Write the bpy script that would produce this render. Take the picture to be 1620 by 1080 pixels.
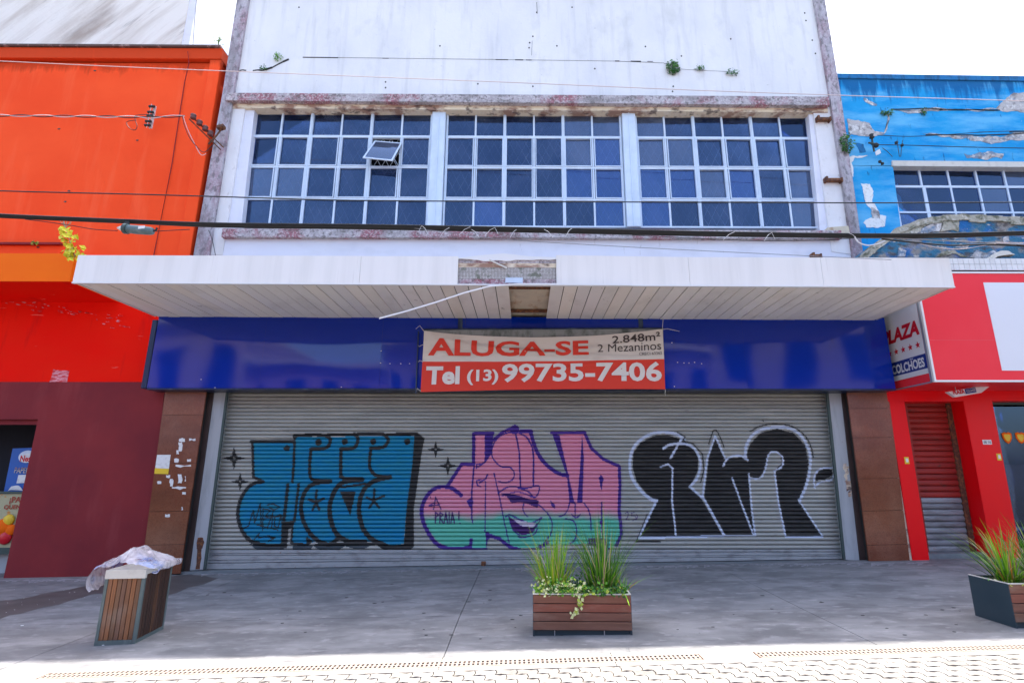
import bpy, bmesh, math, random
from mathutils import Vector, Matrix
random.seed(7)
for o in list(bpy.data.objects): bpy.data.objects.remove(o)
SC = bpy.context.scene
COL = SC.collection
R = math.radians

# ------------------------------------------------------------------ camera
F_PX, PPX, PPY, CAM_H, PITCH, YAW = 841.0, 836.0, 540.0, 1.6, 13.7, -0.4
cam = bpy.data.objects.new('camera', bpy.data.cameras.new('camera'))
COL.objects.link(cam)
cam.location = (0, 0, CAM_H)
cam.rotation_euler = (R(90 + PITCH), 0, R(YAW))
cam.data.sensor_width = 36
cam.data.lens = F_PX / 1620 * 36
cam.data.shift_x = -(PPX - 810) / 1620
cam.data.clip_start = 0.05
cam.data.clip_end = 2000
SC.camera = cam

# ------------------------------------------------------------------ sky, sun, exposure
SUN_EL, SUN_AZ = 70.5, 13.0
world = bpy.data.worlds.new("World"); SC.world = world
world.use_nodes = True
wn = world.node_tree
wn.nodes.clear()
sky = wn.nodes.new('ShaderNodeTexSky'); sky.sky_type = 'NISHITA'; sky.sun_disc = False
sky.sun_elevation = R(SUN_EL); sky.sun_rotation = R(SUN_AZ)
sky.air_density = 1.0; sky.dust_density = 3.0; sky.ozone_density = 0.2
bg = wn.nodes.new('ShaderNodeBackground'); bg.inputs[1].default_value = 0.14
wo = wn.nodes.new('ShaderNodeOutputWorld')
wn.links.new(sky.outputs[0], bg.inputs[0]); wn.links.new(bg.outputs[0], wo.inputs[0])
sun = bpy.data.objects.new('sun', bpy.data.lights.new('sun', 'SUN')); COL.objects.link(sun)
sun.data.energy = 3.0; sun.data.angle = R(0.5); sun.data.color = (1, 0.94, 0.86)
sd = Vector((math.cos(R(SUN_EL)) * math.sin(R(SUN_AZ)), math.cos(R(SUN_EL)) * math.cos(R(SUN_AZ)), math.sin(R(SUN_EL))))
sun.rotation_euler = sd.to_track_quat('Z', 'Y').to_euler()
sun.location = (3, 12, 30)
SC.view_settings.view_transform = 'Standard'; SC.view_settings.look = 'None'
SC.view_settings.gamma = 1; SC.view_settings.exposure = 2.15
SC.view_settings.use_curve_mapping = False
SC.render.engine = 'CYCLES'
SC.cycles.max_bounces = 8; SC.cycles.transparent_max_bounces = 12

# ------------------------------------------------------------------ measuring helpers
_p, _y = R(PITCH), R(YAW)
def ray(x, y):
    dx = (x - PPX) / F_PX; dy = (PPY - y) / F_PX
    Y = math.cos(_p) - dy * math.sin(_p); Z = math.sin(_p) + dy * math.cos(_p)
    return Vector((dx * math.cos(_y) - Y * math.sin(_y), dx * math.sin(_y) + Y * math.cos(_y), Z))
ORG = Vector((0, 0, CAM_H))
GS = 0.0175                                # the pavement climbs gently to the right
def P(x, y, D):
    r = ray(x, y); return ORG + r * (D / r.y)
def PX(x, y, X):
    r = ray(x, y); return ORG + r * (X / r.x)
def G(x, y, dz=0):
    r = ray(x, y); t = (dz - CAM_H) / (r.z - GS * r.x); return ORG + r * t
def gz(X): return GS * X
SHUT, FAC, WIN, SIGN, CANF = 9.95, 9.70, 9.87, 9.40, 7.55

# ------------------------------------------------------------------ mesh helpers
class MB:
    def __init__(s): s.v = []; s.f = []; s.m = []
    def add(s, vs, fs, mi=0):
        n = len(s.v); s.v += [tuple(v) for v in vs]
        s.f += [tuple(i + n for i in f) for f in fs]; s.m += [mi] * len(fs)
    def quad(s, a, b, c, d, mi=0): s.add([a, b, c, d], [(0, 1, 2, 3)], mi)
    def prism(s, pts, d, mi=0):
        d = Vector(d); n = len(pts); pts = [Vector(p) for p in pts]
        vs = pts + [p + d for p in pts]
        fs = [tuple(range(n)), tuple(range(2 * n - 1, n - 1, -1))]
        fs += [(i, i + n, (i + 1) % n + n, (i + 1) % n) for i in range(n)]
        s.add(vs, fs, mi)
    def box(s, x0, x1, y0, y1, z0, z1, mi=0):
        s.prism([(x0, y0, z0), (x1, y0, z0), (x1, y0, z1), (x0, y0, z1)], (0, y1 - y0, 0), mi)
    def boxc(s, c, ax, ay, az, mi=0):
        c = Vector(c); ax, ay, az = Vector(ax), Vector(ay), Vector(az)
        s.prism([c - ax - ay - az, c + ax - ay - az, c + ax - ay + az, c - ax - ay + az], ay * 2, mi)
    def tube(s, pts, r, n=6, mi=0, cap=True):
        pts = [Vector(p) for p in pts]; base = len(s.v); rs = r if isinstance(r, (list, tuple)) else [r] * len(pts)
        up = Vector((0, 0, 1)); vs = []
        for i, p in enumerate(pts):
            t = (pts[min(i + 1, len(pts) - 1)] - pts[max(i - 1, 0)]).normalized()
            a = t.cross(up)
            if a.length < 1e-3: a = t.cross(Vector((1, 0, 0)))
            a.normalize(); b = t.cross(a)
            for k in range(n):
                an = 2 * math.pi * k / n; vs.append(p + (a * math.cos(an) + b * math.sin(an)) * rs[i])
        fs = []
        for i in range(len(pts) - 1):
            for k in range(n):
                fs.append((i * n + k, i * n + (k + 1) % n, (i + 1) * n + (k + 1) % n, (i + 1) * n + k))
        if cap: fs.append(tuple(range(n))); fs.append(tuple((len(pts) - 1) * n + k for k in range(n)))
        s.add(vs, fs, mi)
    def lathe(s, c, prof, axis='z', n=16, mi=0):
        c = Vector(c); vs = []
        for (h, r) in prof:
            for k in range(n):
                a = 2 * math.pi * k / n; u, w = r * math.cos(a), r * math.sin(a)
                vs.append(c + (Vector((u, w, h)) if axis == 'z' else Vector((h, u, w)) if axis == 'x' else Vector((u, h, w))))
        fs = [(i * n + k, i * n + (k + 1) % n, (i + 1) * n + (k + 1) % n, (i + 1) * n + k) for i in range(len(prof) - 1) for k in range(n)]
        fs += [tuple(range(n)), tuple((len(prof) - 1) * n + k for k in range(n))]
        s.add(vs, fs, mi)

WL = {}
def _world(p): return WL[p.name] if p is not None else Vector((0, 0, 0))
def link(name, me, parent=None, loc=(0, 0, 0), label=None, kind=None):
    o = bpy.data.objects.new(name, me); COL.objects.link(o); o.location = loc; WL[o.name] = Vector(loc)
    if parent is not None:
        o.parent = parent; o.matrix_parent_inverse = Matrix.Translation(-_world(parent))
    if label: o['label'] = label
    if kind: o['kind'] = kind
    return o
def build(name, mb, mats, parent=None, label=None, kind=None, smooth=False, bevel=0, fixn=True):
    if not isinstance(mats, (list, tuple)): mats = [mats]
    if not mb.v: return None
    xs = [v[0] for v in mb.v]; ys = [v[1] for v in mb.v]; zs = [v[2] for v in mb.v]
    c = Vector(((min(xs) + max(xs)) / 2, (min(ys) + max(ys)) / 2, min(zs)))
    me = bpy.data.meshes.new(name)
    me.from_pydata([tuple(Vector(v) - c) for v in mb.v], [], mb.f)
    for m in mats: me.materials.append(m)
    me.polygons.foreach_set('material_index', mb.m)
    if fixn or bevel:
        bm = bmesh.new(); bm.from_mesh(me)
        if fixn: bmesh.ops.recalc_face_normals(bm, faces=bm.faces)
        if bevel:
            bmesh.ops.bevel(bm, geom=[e for e in bm.edges if len(e.link_faces) == 2 and e.calc_face_angle(0) > 0.5], offset=bevel, segments=1, affect='EDGES', profile=0.5)
        bm.to_mesh(me); bm.free()
    if smooth: me.polygons.foreach_set('use_smooth', [True] * len(me.polygons))
    me.update()
    return link(name, me, parent, c, label, kind)
def thing(name, label, cat, loc, group=None):
    o = link(name, None, None, loc); o['label'] = label; o['category'] = cat
    if group: o['group'] = group
    return o
def tag(o, label, cat, group=None):
    o['label'] = label; o['category'] = cat
    if group: o['group'] = group
    return o
def slab(name, qs, D, th, mat, parent, label=None, kind=None, bevel=0):
    """qs: list of pixel polygons measured on the vertical plane y=D, made th metres thick."""
    mb = MB()
    for q in qs: mb.prism([P(x, y, D) for x, y in q], (0, th, 0))
    return build(name, mb, mat, parent, label, kind, bevel=bevel)
def jitter(poly, amp, it=3, rnd=random):
    for _ in range(it):
        out = []
        for i in range(len(poly)):
            a, b = poly[i], poly[(i + 1) % len(poly)]
            L = math.hypot(b[0] - a[0], b[1] - a[1])
            out.append(a); out.append(((a[0] + b[0]) / 2 + rnd.uniform(-1, 1) * amp * L, (a[1] + b[1]) / 2 + rnd.uniform(-1, 1) * amp * L))
        poly = out
    return poly

# ------------------------------------------------------------------ materials
def srgb(r, g, b):
    f = lambda c: (c / 255 / 12.92) if c / 255 <= .04045 else ((c / 255 + .055) / 1.055) ** 2.4
    return (f(r), f(g), f(b), 1)
def C4(c): return tuple(c) + (1,) if len(c) == 3 else tuple(c)
def mat(name, base, rough=.8, metal=0, layers=(), bump=None, coat=0, spec=.35, wave=None, rot=0, edge=None):
    """layers: (colour, scale xyz, threshold, softness, detail[, amount]) blended over the base by noise in world space."""
    m = bpy.data.materials.new(name); m.use_nodes = True
    nt = m.node_tree; N = nt.nodes; L = nt.links
    b = N['Principled BSDF']
    b.inputs['Roughness'].default_value = rough; b.inputs['Metallic'].default_value = metal
    b.inputs['Specular IOR Level'].default_value = spec
    b.inputs['Coat Weight'].default_value = coat; b.inputs['Coat Roughness'].default_value = .04
    geo = N.new('ShaderNodeNewGeometry')
    col = None
    def noise(sc, det=6, off=0, rg=.6):
        mp = N.new('ShaderNodeMapping'); mp.inputs['Scale'].default_value = sc; mp.inputs['Location'].default_value = (off, off * .7, off * 1.3)
        src_ = geo.outputs['Position']
        if rot:
            vr = N.new('ShaderNodeVectorRotate'); vr.rotation_type = 'Y_AXIS'; vr.inputs['Angle'].default_value = R(rot); L.new(src_, vr.inputs['Vector']); src_ = vr.outputs[0]
        L.new(src_, mp.inputs['Vector'])
        n = N.new('ShaderNodeTexNoise'); n.inputs['Scale'].default_value = 1; n.inputs['Detail'].default_value = det; n.inputs['Roughness'].default_value = rg
        L.new(mp.outputs[0], n.inputs['Vector']); return n
    rgb = N.new('ShaderNodeRGB'); rgb.outputs[0].default_value = C4(base); col = rgb.outputs[0]
    for i, ly in enumerate(layers):
        c, sc, th, soft, det = ly[:5]; amt = ly[5] if len(ly) > 5 else 1
        n = noise(sc, det, 3.1 * (i + 1))
        mr = N.new('ShaderNodeMapRange'); mr.inputs['From Min'].default_value = th - soft; mr.inputs['From Max'].default_value = th + soft
        mr.inputs['To Max'].default_value = amt
        L.new(n.outputs[0], mr.inputs[0])
        mx = N.new('ShaderNodeMixRGB'); L.new(mr.outputs[0], mx.inputs[0]); L.new(col, mx.inputs[1]); mx.inputs[2].default_value = C4(c)
        col = mx.outputs[0]
    if edge:  # run-off staining below a given height: colour, z of the edge, reach in metres, noise scale
        ec, ez, er, es = edge
        sp_ = N.new('ShaderNodeSeparateXYZ'); L.new(geo.outputs['Position'], sp_.inputs[0])
        g_ = N.new('ShaderNodeMapRange'); g_.inputs['From Min'].default_value = ez - er; g_.inputs['From Max'].default_value = ez; g_.inputs['To Min'].default_value = -.32; g_.inputs['To Max'].default_value = .30; L.new(sp_.outputs[2], g_.inputs[0])
        n_ = noise(es, 6, 21); ad_ = N.new('ShaderNodeMath'); ad_.operation = 'ADD'; L.new(n_.outputs[0], ad_.inputs[0]); L.new(g_.outputs[0], ad_.inputs[1])
        m_ = N.new('ShaderNodeMapRange'); m_.inputs['From Min'].default_value = .47; m_.inputs['From Max'].default_value = .66; m_.inputs['To Max'].default_value = .9; L.new(ad_.outputs[0], m_.inputs[0])
        x_ = N.new('ShaderNodeMixRGB'); L.new(m_.outputs[0], x_.inputs[0]); L.new(col, x_.inputs[1]); x_.inputs[2].default_value = C4(ec); col = x_.outputs[0]
    L.new(col, b.inputs['Base Color'])
    hs = None
    if bump:
        sc, st, dist = bump
        n = noise((sc,) * 3 if not isinstance(sc, tuple) else sc, 5, 9)
        bp = N.new('ShaderNodeBump'); bp.inputs['Strength'].default_value = st; bp.inputs['Distance'].default_value = dist
        L.new(n.outputs[0], bp.inputs['Height']); hs = bp.outputs[0]; L.new(hs, b.inputs['Normal'])
    if wave:
        sc, st, dist = wave
        mp = N.new('ShaderNodeMapping'); mp.inputs['Scale'].default_value = (sc, 0, 0); L.new(geo.outputs['Position'], mp.inputs['Vector'])
        w = N.new('ShaderNodeTexWave'); w.wave_type = 'BANDS'; w.bands_direction = 'X'; w.inputs['Scale'].default_value = 1; L.new(mp.outputs[0], w.inputs['Vector'])
        bp = N.new('ShaderNodeBump'); bp.inputs['Strength'].default_value = st; bp.inputs['Distance'].default_value = dist
        L.new(w.outputs[0], bp.inputs['Height'])
        if hs: L.new(hs, bp.inputs['Normal'])
        L.new(bp.outputs[0], b.inputs['Normal'])
    return m
def glassmat(name, tint, refl=.22, rough=.02, opac=.5):
    """thin window glass: tinted see-through film plus mirror reflection that rises at grazing angles, with dust."""
    m = bpy.data.materials.new(name); m.use_nodes = True; nt = m.node_tree; N = nt.nodes; L = nt.links
    N.remove(N['Principled BSDF']); out = N['Material Output']
    tr = N.new('ShaderNodeBsdfTransparent'); tr.inputs[0].default_value = (1, 1, 1, 1)
    di = N.new('ShaderNodeBsdfDiffuse')
    geo0 = N.new('ShaderNodeNewGeometry'); n0 = N.new('ShaderNodeTexNoise'); n0.inputs['Scale'].default_value = .9; n0.inputs['Detail'].default_value = 5; n0.inputs['Distortion'].default_value = .8
    L.new(geo0.outputs['Position'], n0.inputs['Vector']); r0 = N.new('ShaderNodeMapRange'); r0.inputs['From Min'].default_value = .45; r0.inputs['From Max'].default_value = .68; L.new(n0.outputs[0], r0.inputs[0])
    x0_ = N.new('ShaderNodeMixRGB'); x0_.inputs[1].default_value = C4(tint); x0_.inputs[2].default_value = (tint[0] + .03, tint[1] + .035, tint[2] + .055, 1); L.new(r0.outputs[0], x0_.inputs[0]); L.new(x0_.outputs[0], di.inputs[0])  # tint mottled paler to paint in cloud reflections
    gl = N.new('ShaderNodeBsdfGlossy'); gl.inputs['Roughness'].default_value = rough; gl.inputs[0].default_value = (.42, .62, 1, 1)
    geo = N.new('ShaderNodeNewGeometry')
    n = N.new('ShaderNodeTexNoise'); n.inputs['Scale'].default_value = 1.7; n.inputs['Detail'].default_value = 4; L.new(geo.outputs['Position'], n.inputs['Vector'])
    mr = N.new('ShaderNodeMapRange'); mr.inputs['From Min'].default_value = .3; mr.inputs['From Max'].default_value = .7; mr.inputs['To Min'].default_value = opac - .12; mr.inputs['To Max'].default_value = opac + .12
    L.new(n.outputs[0], mr.inputs[0])
    m1 = N.new('ShaderNodeMixShader'); L.new(mr.outputs[0], m1.inputs[0]); L.new(tr.outputs[0], m1.inputs[1]); L.new(di.outputs[0], m1.inputs[2])
    lw = N.new('ShaderNodeFresnel'); lw.inputs['IOR'].default_value = 1.5
    ad = N.new('ShaderNodeMath'); ad.operation = 'ADD'; ad.inputs[1].default_value = refl; ad.use_clamp = True; L.new(lw.outputs[0], ad.inputs[0])
    m2 = N.new('ShaderNodeMixShader'); L.new(ad.outputs[0], m2.inputs[0]); L.new(m1.outputs[0], m2.inputs[1]); L.new(gl.outputs[0], m2.inputs[2])
    L.new(m2.outputs[0], out.inputs['Surface'])
    bp = N.new('ShaderNodeBump'); bp.inputs['Strength'].default_value = .05; bp.inputs['Distance'].default_value = .01
    n2 = N.new('ShaderNodeTexNoise'); n2.inputs['Scale'].default_value = 2.5; L.new(geo.outputs['Position'], n2.inputs['Vector'])
    L.new(n2.outputs[0], bp.inputs['Height']); L.new(bp.outputs[0], gl.inputs['Normal'])
    return m

M = {}
GREY = (.28, .28, .29)
M['white_wall'] = mat('white_wall', (.77, .765, .76), .85, layers=[((.62, .63, .66), (.9, 1, .5), .56, .18, 7, .75), ((.48, .49, .50), (5, 1, .5), .62, .10, 7, .45), ((.52, .53, .52), (1.6, 1, 1.1), .64, .08, 8, .5), ((.35, .36, .37), (14, 14, 14), .72, .04, 4, .5)], bump=(9, .25, .02), wave=(14, .35, .006))
M['white_plaster'] = mat('white_plaster', (.74, .73, .74), .88, layers=[((.6, .58, .56), (2, 2, 1.2), .58, .15, 6, .6), ((.33, .3, .28), (9, 9, 5), .68, .05, 6, .55)], bump=(22, .4, .01))
M['lavender_wall'] = mat('lavender_wall', (.70, .71, .79), .85, layers=[((.5, .5, .55), (1.5, 1, 3), .62, .12, 6, .5), ((.75, .76, .82), (.7, 1, 1), .5, .2, 3, .6), ((.3, .28, .27), (11, 11, 4), .71, .05, 5, .5)], bump=(18, .3, .008))
M['terrazzo'] = mat('terrazzo', (.42, .38, .40), .85, layers=[((.30, .07, .10), (1.3, 1.3, 1.3), .52, .05, 7, .8), ((.62, .60, .60), (30, 30, 30), .55, .05, 3, .6), ((.10, .09, .085), (16, 16, 16), .57, .05, 5, .7), ((.13, .12, .11), (1.5, 2, 5), .58, .08, 7, .6)], bump=(30, .6, .012))
M['pilaster'] = mat('pilaster', (.45, .42, .46), .85, layers=[((.30, .12, .16), (3, 3, 1.0), .54, .08, 7, .6), ((.58, .56, .58), (26, 26, 26), .57, .05, 3, .5), ((.12, .11, .115), (12, 12, 6), .56, .06, 6, .7), ((.16, .145, .15), (3, 3, .6), .56, .10, 7, .6)], bump=(30, .5, .01))
M['cream_rot'] = mat('cream_rot', (.72, .62, .46), .9, layers=[((.25, .11, .08), (2.2, 2, 7), .53, .05, 7, .8), ((.78, .72, .6), (5, 5, 5), .6, .08, 4, .7), ((.08, .05, .05), (4, 6, 8), .60, .04, 6, .8)], bump=(16, .8, .02))
M['frame_white'] = mat('frame_white', (.60, .70, .82), .45, layers=[((.42, .50, .60), (3, 3, 3), .6, .15, 5, .5)])
M['glass'] = glassmat('glass', (.006, .014, .05), .03, .015, .5)
M['glass_dusty'] = glassmat('glass_dusty', (.07, .085, .125), .06, .05, .6)
M['glass_clear'] = glassmat('glass_clear', (.002, .025, .16), .07, .01, .55)
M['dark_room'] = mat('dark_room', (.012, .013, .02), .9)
M['lattice'] = mat('lattice', (.7, .75, .8), .6)
M['fascia'] = mat('fascia', (.82, .80, .76), .7, layers=[((.62, .61, .57), (5, 3, .25), .60, .16, 7, .5), ((.36, .33, .28), (24, 5, .8), .70, .07, 6, .5)], bump=(3, .15, .02))
SOF = [mat('soffit_board', c, .75, layers=[((.50, .46, .39), (2.2, 1.2, 1), .63, .10, 7, .35), ((.2, .17, .14), (9, 4, 4), .70, .04, 6, .6)]) for c in ((.84, .82, .77), (.82, .80, .75), (.85, .81, .73), (.82, .80, .77))]
M['old_slab'] = mat('old_slab', (.60, .53, .40), .9, layers=[((.30, .14, .05), (4, 1.2, 1), .62, .06, 6, .8), ((.4, .36, .3), (3, 3, 3), .55, .1, 5, .5)], bump=(12, .5, .01))
M['seam_dark'] = mat('seam_dark', (.03, .03, .03), .9)
M['blue_panel'] = mat('blue_panel', (.0, .020, .27), .07, layers=[((.0, .026, .34), (.8, 1, 2), .5, .2, 4, .6), ((.1, .12, .3), (30, 30, 30), .78, .02, 2, .5), ((.01, .015, .10), (7, 1, 1.2), .68, .06, 6, .4)], spec=.45)
M['blue_edge'] = mat('blue_edge', (.006, .02, .07), .3, layers=[((.05, .08, .12), (6, 6, 1), .62, .08, 4)])
M['granite'] = mat('granite', (.21, .058, .026), .22, layers=[((.25, .095, .05), (45, 45, 45), .52, .1, 3, .5), ((.30, .13, .08), (1.5, 1.5, 1.2), .58, .12, 6, .6), ((.10, .03, .016), (1.1, 1.5, 2.0), .56, .12, 6, .5), ((.08, .03, .018), (60, 60, 60), .6, .05, 2, .5)], spec=.55)
M['reveal'] = mat('reveal', (.07, .045, .038), .5, layers=[((.03, .02, .02), (3, 3, 1), .5, .2, 5)])
M['grey_paint'] = mat('grey_paint', (.42, .45, .47), .5, layers=[((.25, .28, .29), (8, 8, 1), .6, .1, 5, .6), ((.22, .09, .03), (14, 14, 6), .70, .03, 5, .9)])
M['guide_dark'] = mat('guide_dark', (.06, .09, .085), .5, .3)
M['shutter'] = mat('shutter', (.39, .395, .36), .5, .2, layers=[((.27, .28, .26), (.6, 1, 16), .55, .1, 5, .7), ((.50, .49, .43), (1.2, 1, 9), .60, .1, 5, .6), ((.14, .12, .10), (5, 5, 22), .68, .06, 6, .5)], bump=(40, .15, .002))
M['shutter_base'] = mat('shutter_base', (.40, .42, .43), .5, .3, layers=[((.2, .2, .2), (4, 1, 8), .6, .1, 6, .7), ((.25, .10, .03), (6, 6, 10), .69, .03, 6, .9)], bump=(20, .3, .004))
def paint(name, c, c2, rough=.5): return mat(name, c, rough, layers=[(c2, (3, 1, 30), .52, .12, 5, .7), (tuple(v * .45 for v in c), (18, 4, 40), .68, .06, 5, .4)])
M['p_blue'] = paint('spray_blue', (.0, .20, .40), (.02, .22, .27))
M['p_black'] = paint('spray_black', (.02, .02, .02), (.055, .053, .05), .6)
M['p_faded'] = paint('spray_black_thin', (.035, .05, .06), (.09, .10, .11), .6)
M['p_purple'] = paint('spray_purple', (.055, .02, .22), (.09, .035, .25))
M['p_dpurple'] = paint('spray_dark_purple', (.06, .02, .12), (.09, .03, .2))
M['p_white'] = paint('spray_white', (.62, .68, .78), (.45, .52, .66))
M['p_teeth'] = paint('spray_teeth', (.6, .52, .6), (.55, .55, .62))
def pinkgreen():
    m = mat('spray_pink_to_green', (.62, .17, .30), .5)
    nt = m.node_tree; N = nt.nodes; L = nt.links; b = N['Principled BSDF']
    geo = N.new('ShaderNodeNewGeometry'); sp = N.new('ShaderNodeSeparateXYZ'); L.new(geo.outputs['Position'], sp.inputs[0])
    n = N.new('ShaderNodeTexNoise'); n.inputs['Scale'].default_value = 1.6; n.inputs['Detail'].default_value = 4; L.new(geo.outputs['Position'], n.inputs['Vector'])
    ma = N.new('ShaderNodeMath'); ma.operation = 'MULTIPLY_ADD'; L.new(n.outputs[0], ma.inputs[0]); ma.inputs[1].default_value = .35; L.new(sp.outputs[2], ma.inputs[2])
    zc = P(820, 812, SHUT).z + .17
    mr = N.new('ShaderNodeMapRange'); mr.inputs['From Min'].default_value = zc - .09; mr.inputs['From Max'].default_value = zc + .09; L.new(ma.outputs[0], mr.inputs[0])
    mx = N.new('ShaderNodeMixRGB'); mx.inputs[1].default_value = (.12, .50, .36, 1); mx.inputs[2].default_value = (.70, .26, .36, 1)
    L.new(mr.outputs[0], mx.inputs[0]); L.new(mx.outputs[0], b.inputs['Base Color']); return m
M['p_pink'] = pinkgreen()
M['banner_white'] = mat('banner_white', (.70, .66, .58), .6, layers=[((.5, .44, .36), (1.5, 1, 4), .6, .1, 4, .5)])
M['banner_red'] = mat('banner_red', (.72, .045, .02), .55)
M['banner_letter'] = mat('banner_letter_white', (.76, .72, .66), .6)
M['banner_black'] = mat('banner_letter_dark', (.05, .04, .035), .6)
M['board'] = mat('weathered_board', (.25, .28, .27), .8, layers=[((.1, .12, .11), (6, 1, 3), .58, .1, 5)])
M['orange'] = mat('orange_paint', (.94, .092, .02), .75, spec=.12, edge=((.55, .05, .01), P(200, 98, FAC + .05).z, .5, (5, 1, .8)), layers=[((.86, .065, .012), (.5, 1, .7), .5, .15, 6, .8), ((.95, .14, .05), (3, 1, .35), .62, .08, 7, .5), ((.45, .06, .02), (12, 12, 12), .76, .02, 3, .7)], bump=(6, .08, .01))
M['orange_band'] = mat('orange_band_paint', (.92, .16, .002), .7, spec=.15, layers=[((.9, .13, .002), (.6, 1, 1.5), .5, .2, 4, .8)])
M['red_wall'] = mat('red_wall_paint', (.90, .004, .002), .7, spec=.06, layers=[((.88, .018, .005), (.5, 1, 1.1), .5, .2, 4, .8), ((.62, .01, .01), (5, 2, .8), .64, .06, 7, .5), ((.85, .25, .2), (2.2, 3, 20), .70, .02, 5, .7)], bump=(6, .08, .01))
M['maroon'] = mat('maroon_paint', (.24, .028, .032), .7, spec=.15, layers=[((.16, .02, .028), (.8, 1, .8), .5, .15, 7, .8), ((.27, .05, .055), (3, 2, .7), .62, .08, 7, .45), ((.42, .34, .38), (22, 22, 22), .80, .015, 2, .8)], bump=(8, .12, .01))
M['coping'] = mat('coping_dark', (.10, .06, .05), .9, layers=[((.3, .2, .18), (8, 8, 8), .6, .05, 4)])
M['stained_white'] = mat('stained_white', (.76, .73, .68), .9, rot=-42, layers=[((.50, .44, .38), (2.2, .4, .25), .53, .10, 8, .7), ((.30, .24, .20), (.8, .3, .22), .61, .07, 8, .7), ((.14, .12, .11), (5, 1, .4), .66, .05, 7, .6)], bump=(10, .4, .02))
M['sky_blue'] = mat('sky_blue_plaster', (.02, .33, .66), .8, spec=.12, edge=((.008, .11, .30), P(1450, 120, FAC + .06).z, 1.0, (7, 1, .7)), layers=[((.008, .25, .60), (1.5, 1, .8), .52, .12, 7, .7), ((.16, .50, .76), (.8, 1, 3), .54, .1, 7, .75), ((.02, .08, .18), (10, 4, 3), .68, .04, 6, .7), ((.45, .55, .6), (22, 9, 22), .72, .03, 5, .7)], bump=(7, .35, .02))
M['blue_grime'] = mat('blue_plaster_grime', (.012, .16, .38), .85, layers=[((.015, .06, .12), (9, 4, 3), .55, .08, 6, .7)], bump=(14, .4, .02))
M['bare_plaster'] = mat('bare_plaster', (.48, .46, .45), .9, layers=[((.10, .20, .32), (3, 3, 5), .56, .05, 7, .8), ((.16, .15, .15), (8, 8, 8), .54, .06, 6, .7), ((.75, .74, .72), (12, 12, 12), .6, .05, 4, .7)], bump=(20, .8, .02))
M['ledge'] = mat('ruined_ledge', (.04, .16, .26), .9, layers=[((.30, .27, .24), (2.3, 2, 4), .53, .05, 8, .9), ((.01, .13, .40), (3, 2, 3), .58, .05, 6, .8), ((.07, .06, .06), (4, 3, 7), .60, .05, 7, .8), ((.62, .58, .52), (5, 4, 7), .66, .03, 7, .9)], bump=(9, 1, .05))
M['moss_edge'] = mat('mossy_concrete', (.40, .38, .31), .95, layers=[((.07, .08, .04), (7, 5, 9), .55, .07, 7, .8), ((.62, .6, .54), (9, 9, 9), .62, .05, 4, .7)], bump=(16, 1, .03))
M['tile'] = mat('white_tile', (.70, .69, .67), .25, layers=[((.5, .49, .46), (3, 3, 3), .6, .1, 4, .5)])
M['shop_red'] = mat('shop_red_paint', (.88, .003, .008), .35, layers=[((.80, .01, .02), (2, 2, 1), .55, .15, 4, .6), ((.8, .35, .35), (30, 30, 30), .80, .015, 2, .7)], spec=.2)
M['sign_red'] = mat('sign_red_vinyl', (.88, .03, .045), .35, spec=.2, layers=[((.90, .045, .06), (1, 1, 1), .5, .2, 3, .7)])
M['sign_white'] = mat('sign_white_vinyl', (.74, .75, .78), .35)
M['sign_blue'] = mat('sign_navy_vinyl', (.01, .03, .22), .35)
M['letter_red'] = mat('letter_red', (.60, .006, .02), .4)
M['trim_white'] = mat('white_trim', (.76, .76, .75), .5)
M['aluminium'] = mat('aluminium', (.45, .47, .5), .35, .6)
M['slat_red'] = mat('slat_red', (.34, .02, .015), .5, layers=[((.22, .018, .012), (2, 1, 14), .5, .12, 5, .8), ((.1, .03, .02), (6, 6, 12), .66, .05, 5, .7)])
M['slat_grey'] = mat('slat_grey', (.26, .28, .30), .5, .2, layers=[((.12, .11, .11), (3, 1, 12), .55, .1, 6, .7), ((.22, .10, .05), (9, 9, 9), .68, .03, 6, .8)])
M['rust'] = mat('rusty_metal', (.10, .045, .03), .85, layers=[((.25, .10, .04), (20, 20, 20), .55, .08, 5)])
M['yellow'] = mat('yellow_sticker', (.80, .55, .03), .5)
M['paper'] = mat('white_paper', (.76, .77, .76), .6, layers=[((.6, .6, .58), (20, 20, 20), .6, .08, 3)])
M['pinkpaper'] = mat('torn_pink_sticker', (.72, .30, .34), .6, layers=[((.6, .04, .05), (9, 9, 30), .5, .05, 5)])
M['cable'] = mat('black_cable', (.022, .024, .024), .6)
M['cable_grey'] = mat('grey_cable', (.25, .25, .27), .6)
M['cable_pale'] = mat('pale_cable', (.62, .5, .48), .6)
M['cable_white'] = mat('white_tie', (.7, .7, .7), .6)
M['box_grey'] = mat('splice_case', (.10, .15, .155), .45, layers=[((.2, .25, .25), (12, 12, 12), .6, .08, 4, .6)])
M['ceramic'] = mat('brown_ceramic', (.13, .05, .045), .3)
M['wood'] = [mat('hardwood_slat', c, .55, layers=[(tuple(v * .6 for v in c), s, .52, .14, 7, .7), ((.30, .24, .19), (2, 2, 2), .62, .1, 5, .5)], bump=(s, .3, .003))
             for c, s in (((.27, .12, .06), (30, 30, 2)), ((.22, .11, .06), (30, 30, 2)), ((.34, .14, .06), (30, 30, 2)), ((.19, .095, .06), (30, 30, 2)))]
M['plank'] = [mat('hardwood_plank', c, .55, layers=[(tuple(v * .62 for v in c), (2, 30, 40), .52, .14, 7, .7), ((.30, .22, .17), (3, 3, 8), .62, .1, 5, .4)], bump=((2, 30, 40), .3, .003))
              for c in ((.21, .085, .055), (.235, .075, .05), (.19, .082, .058), (.20, .095, .065))]
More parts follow.
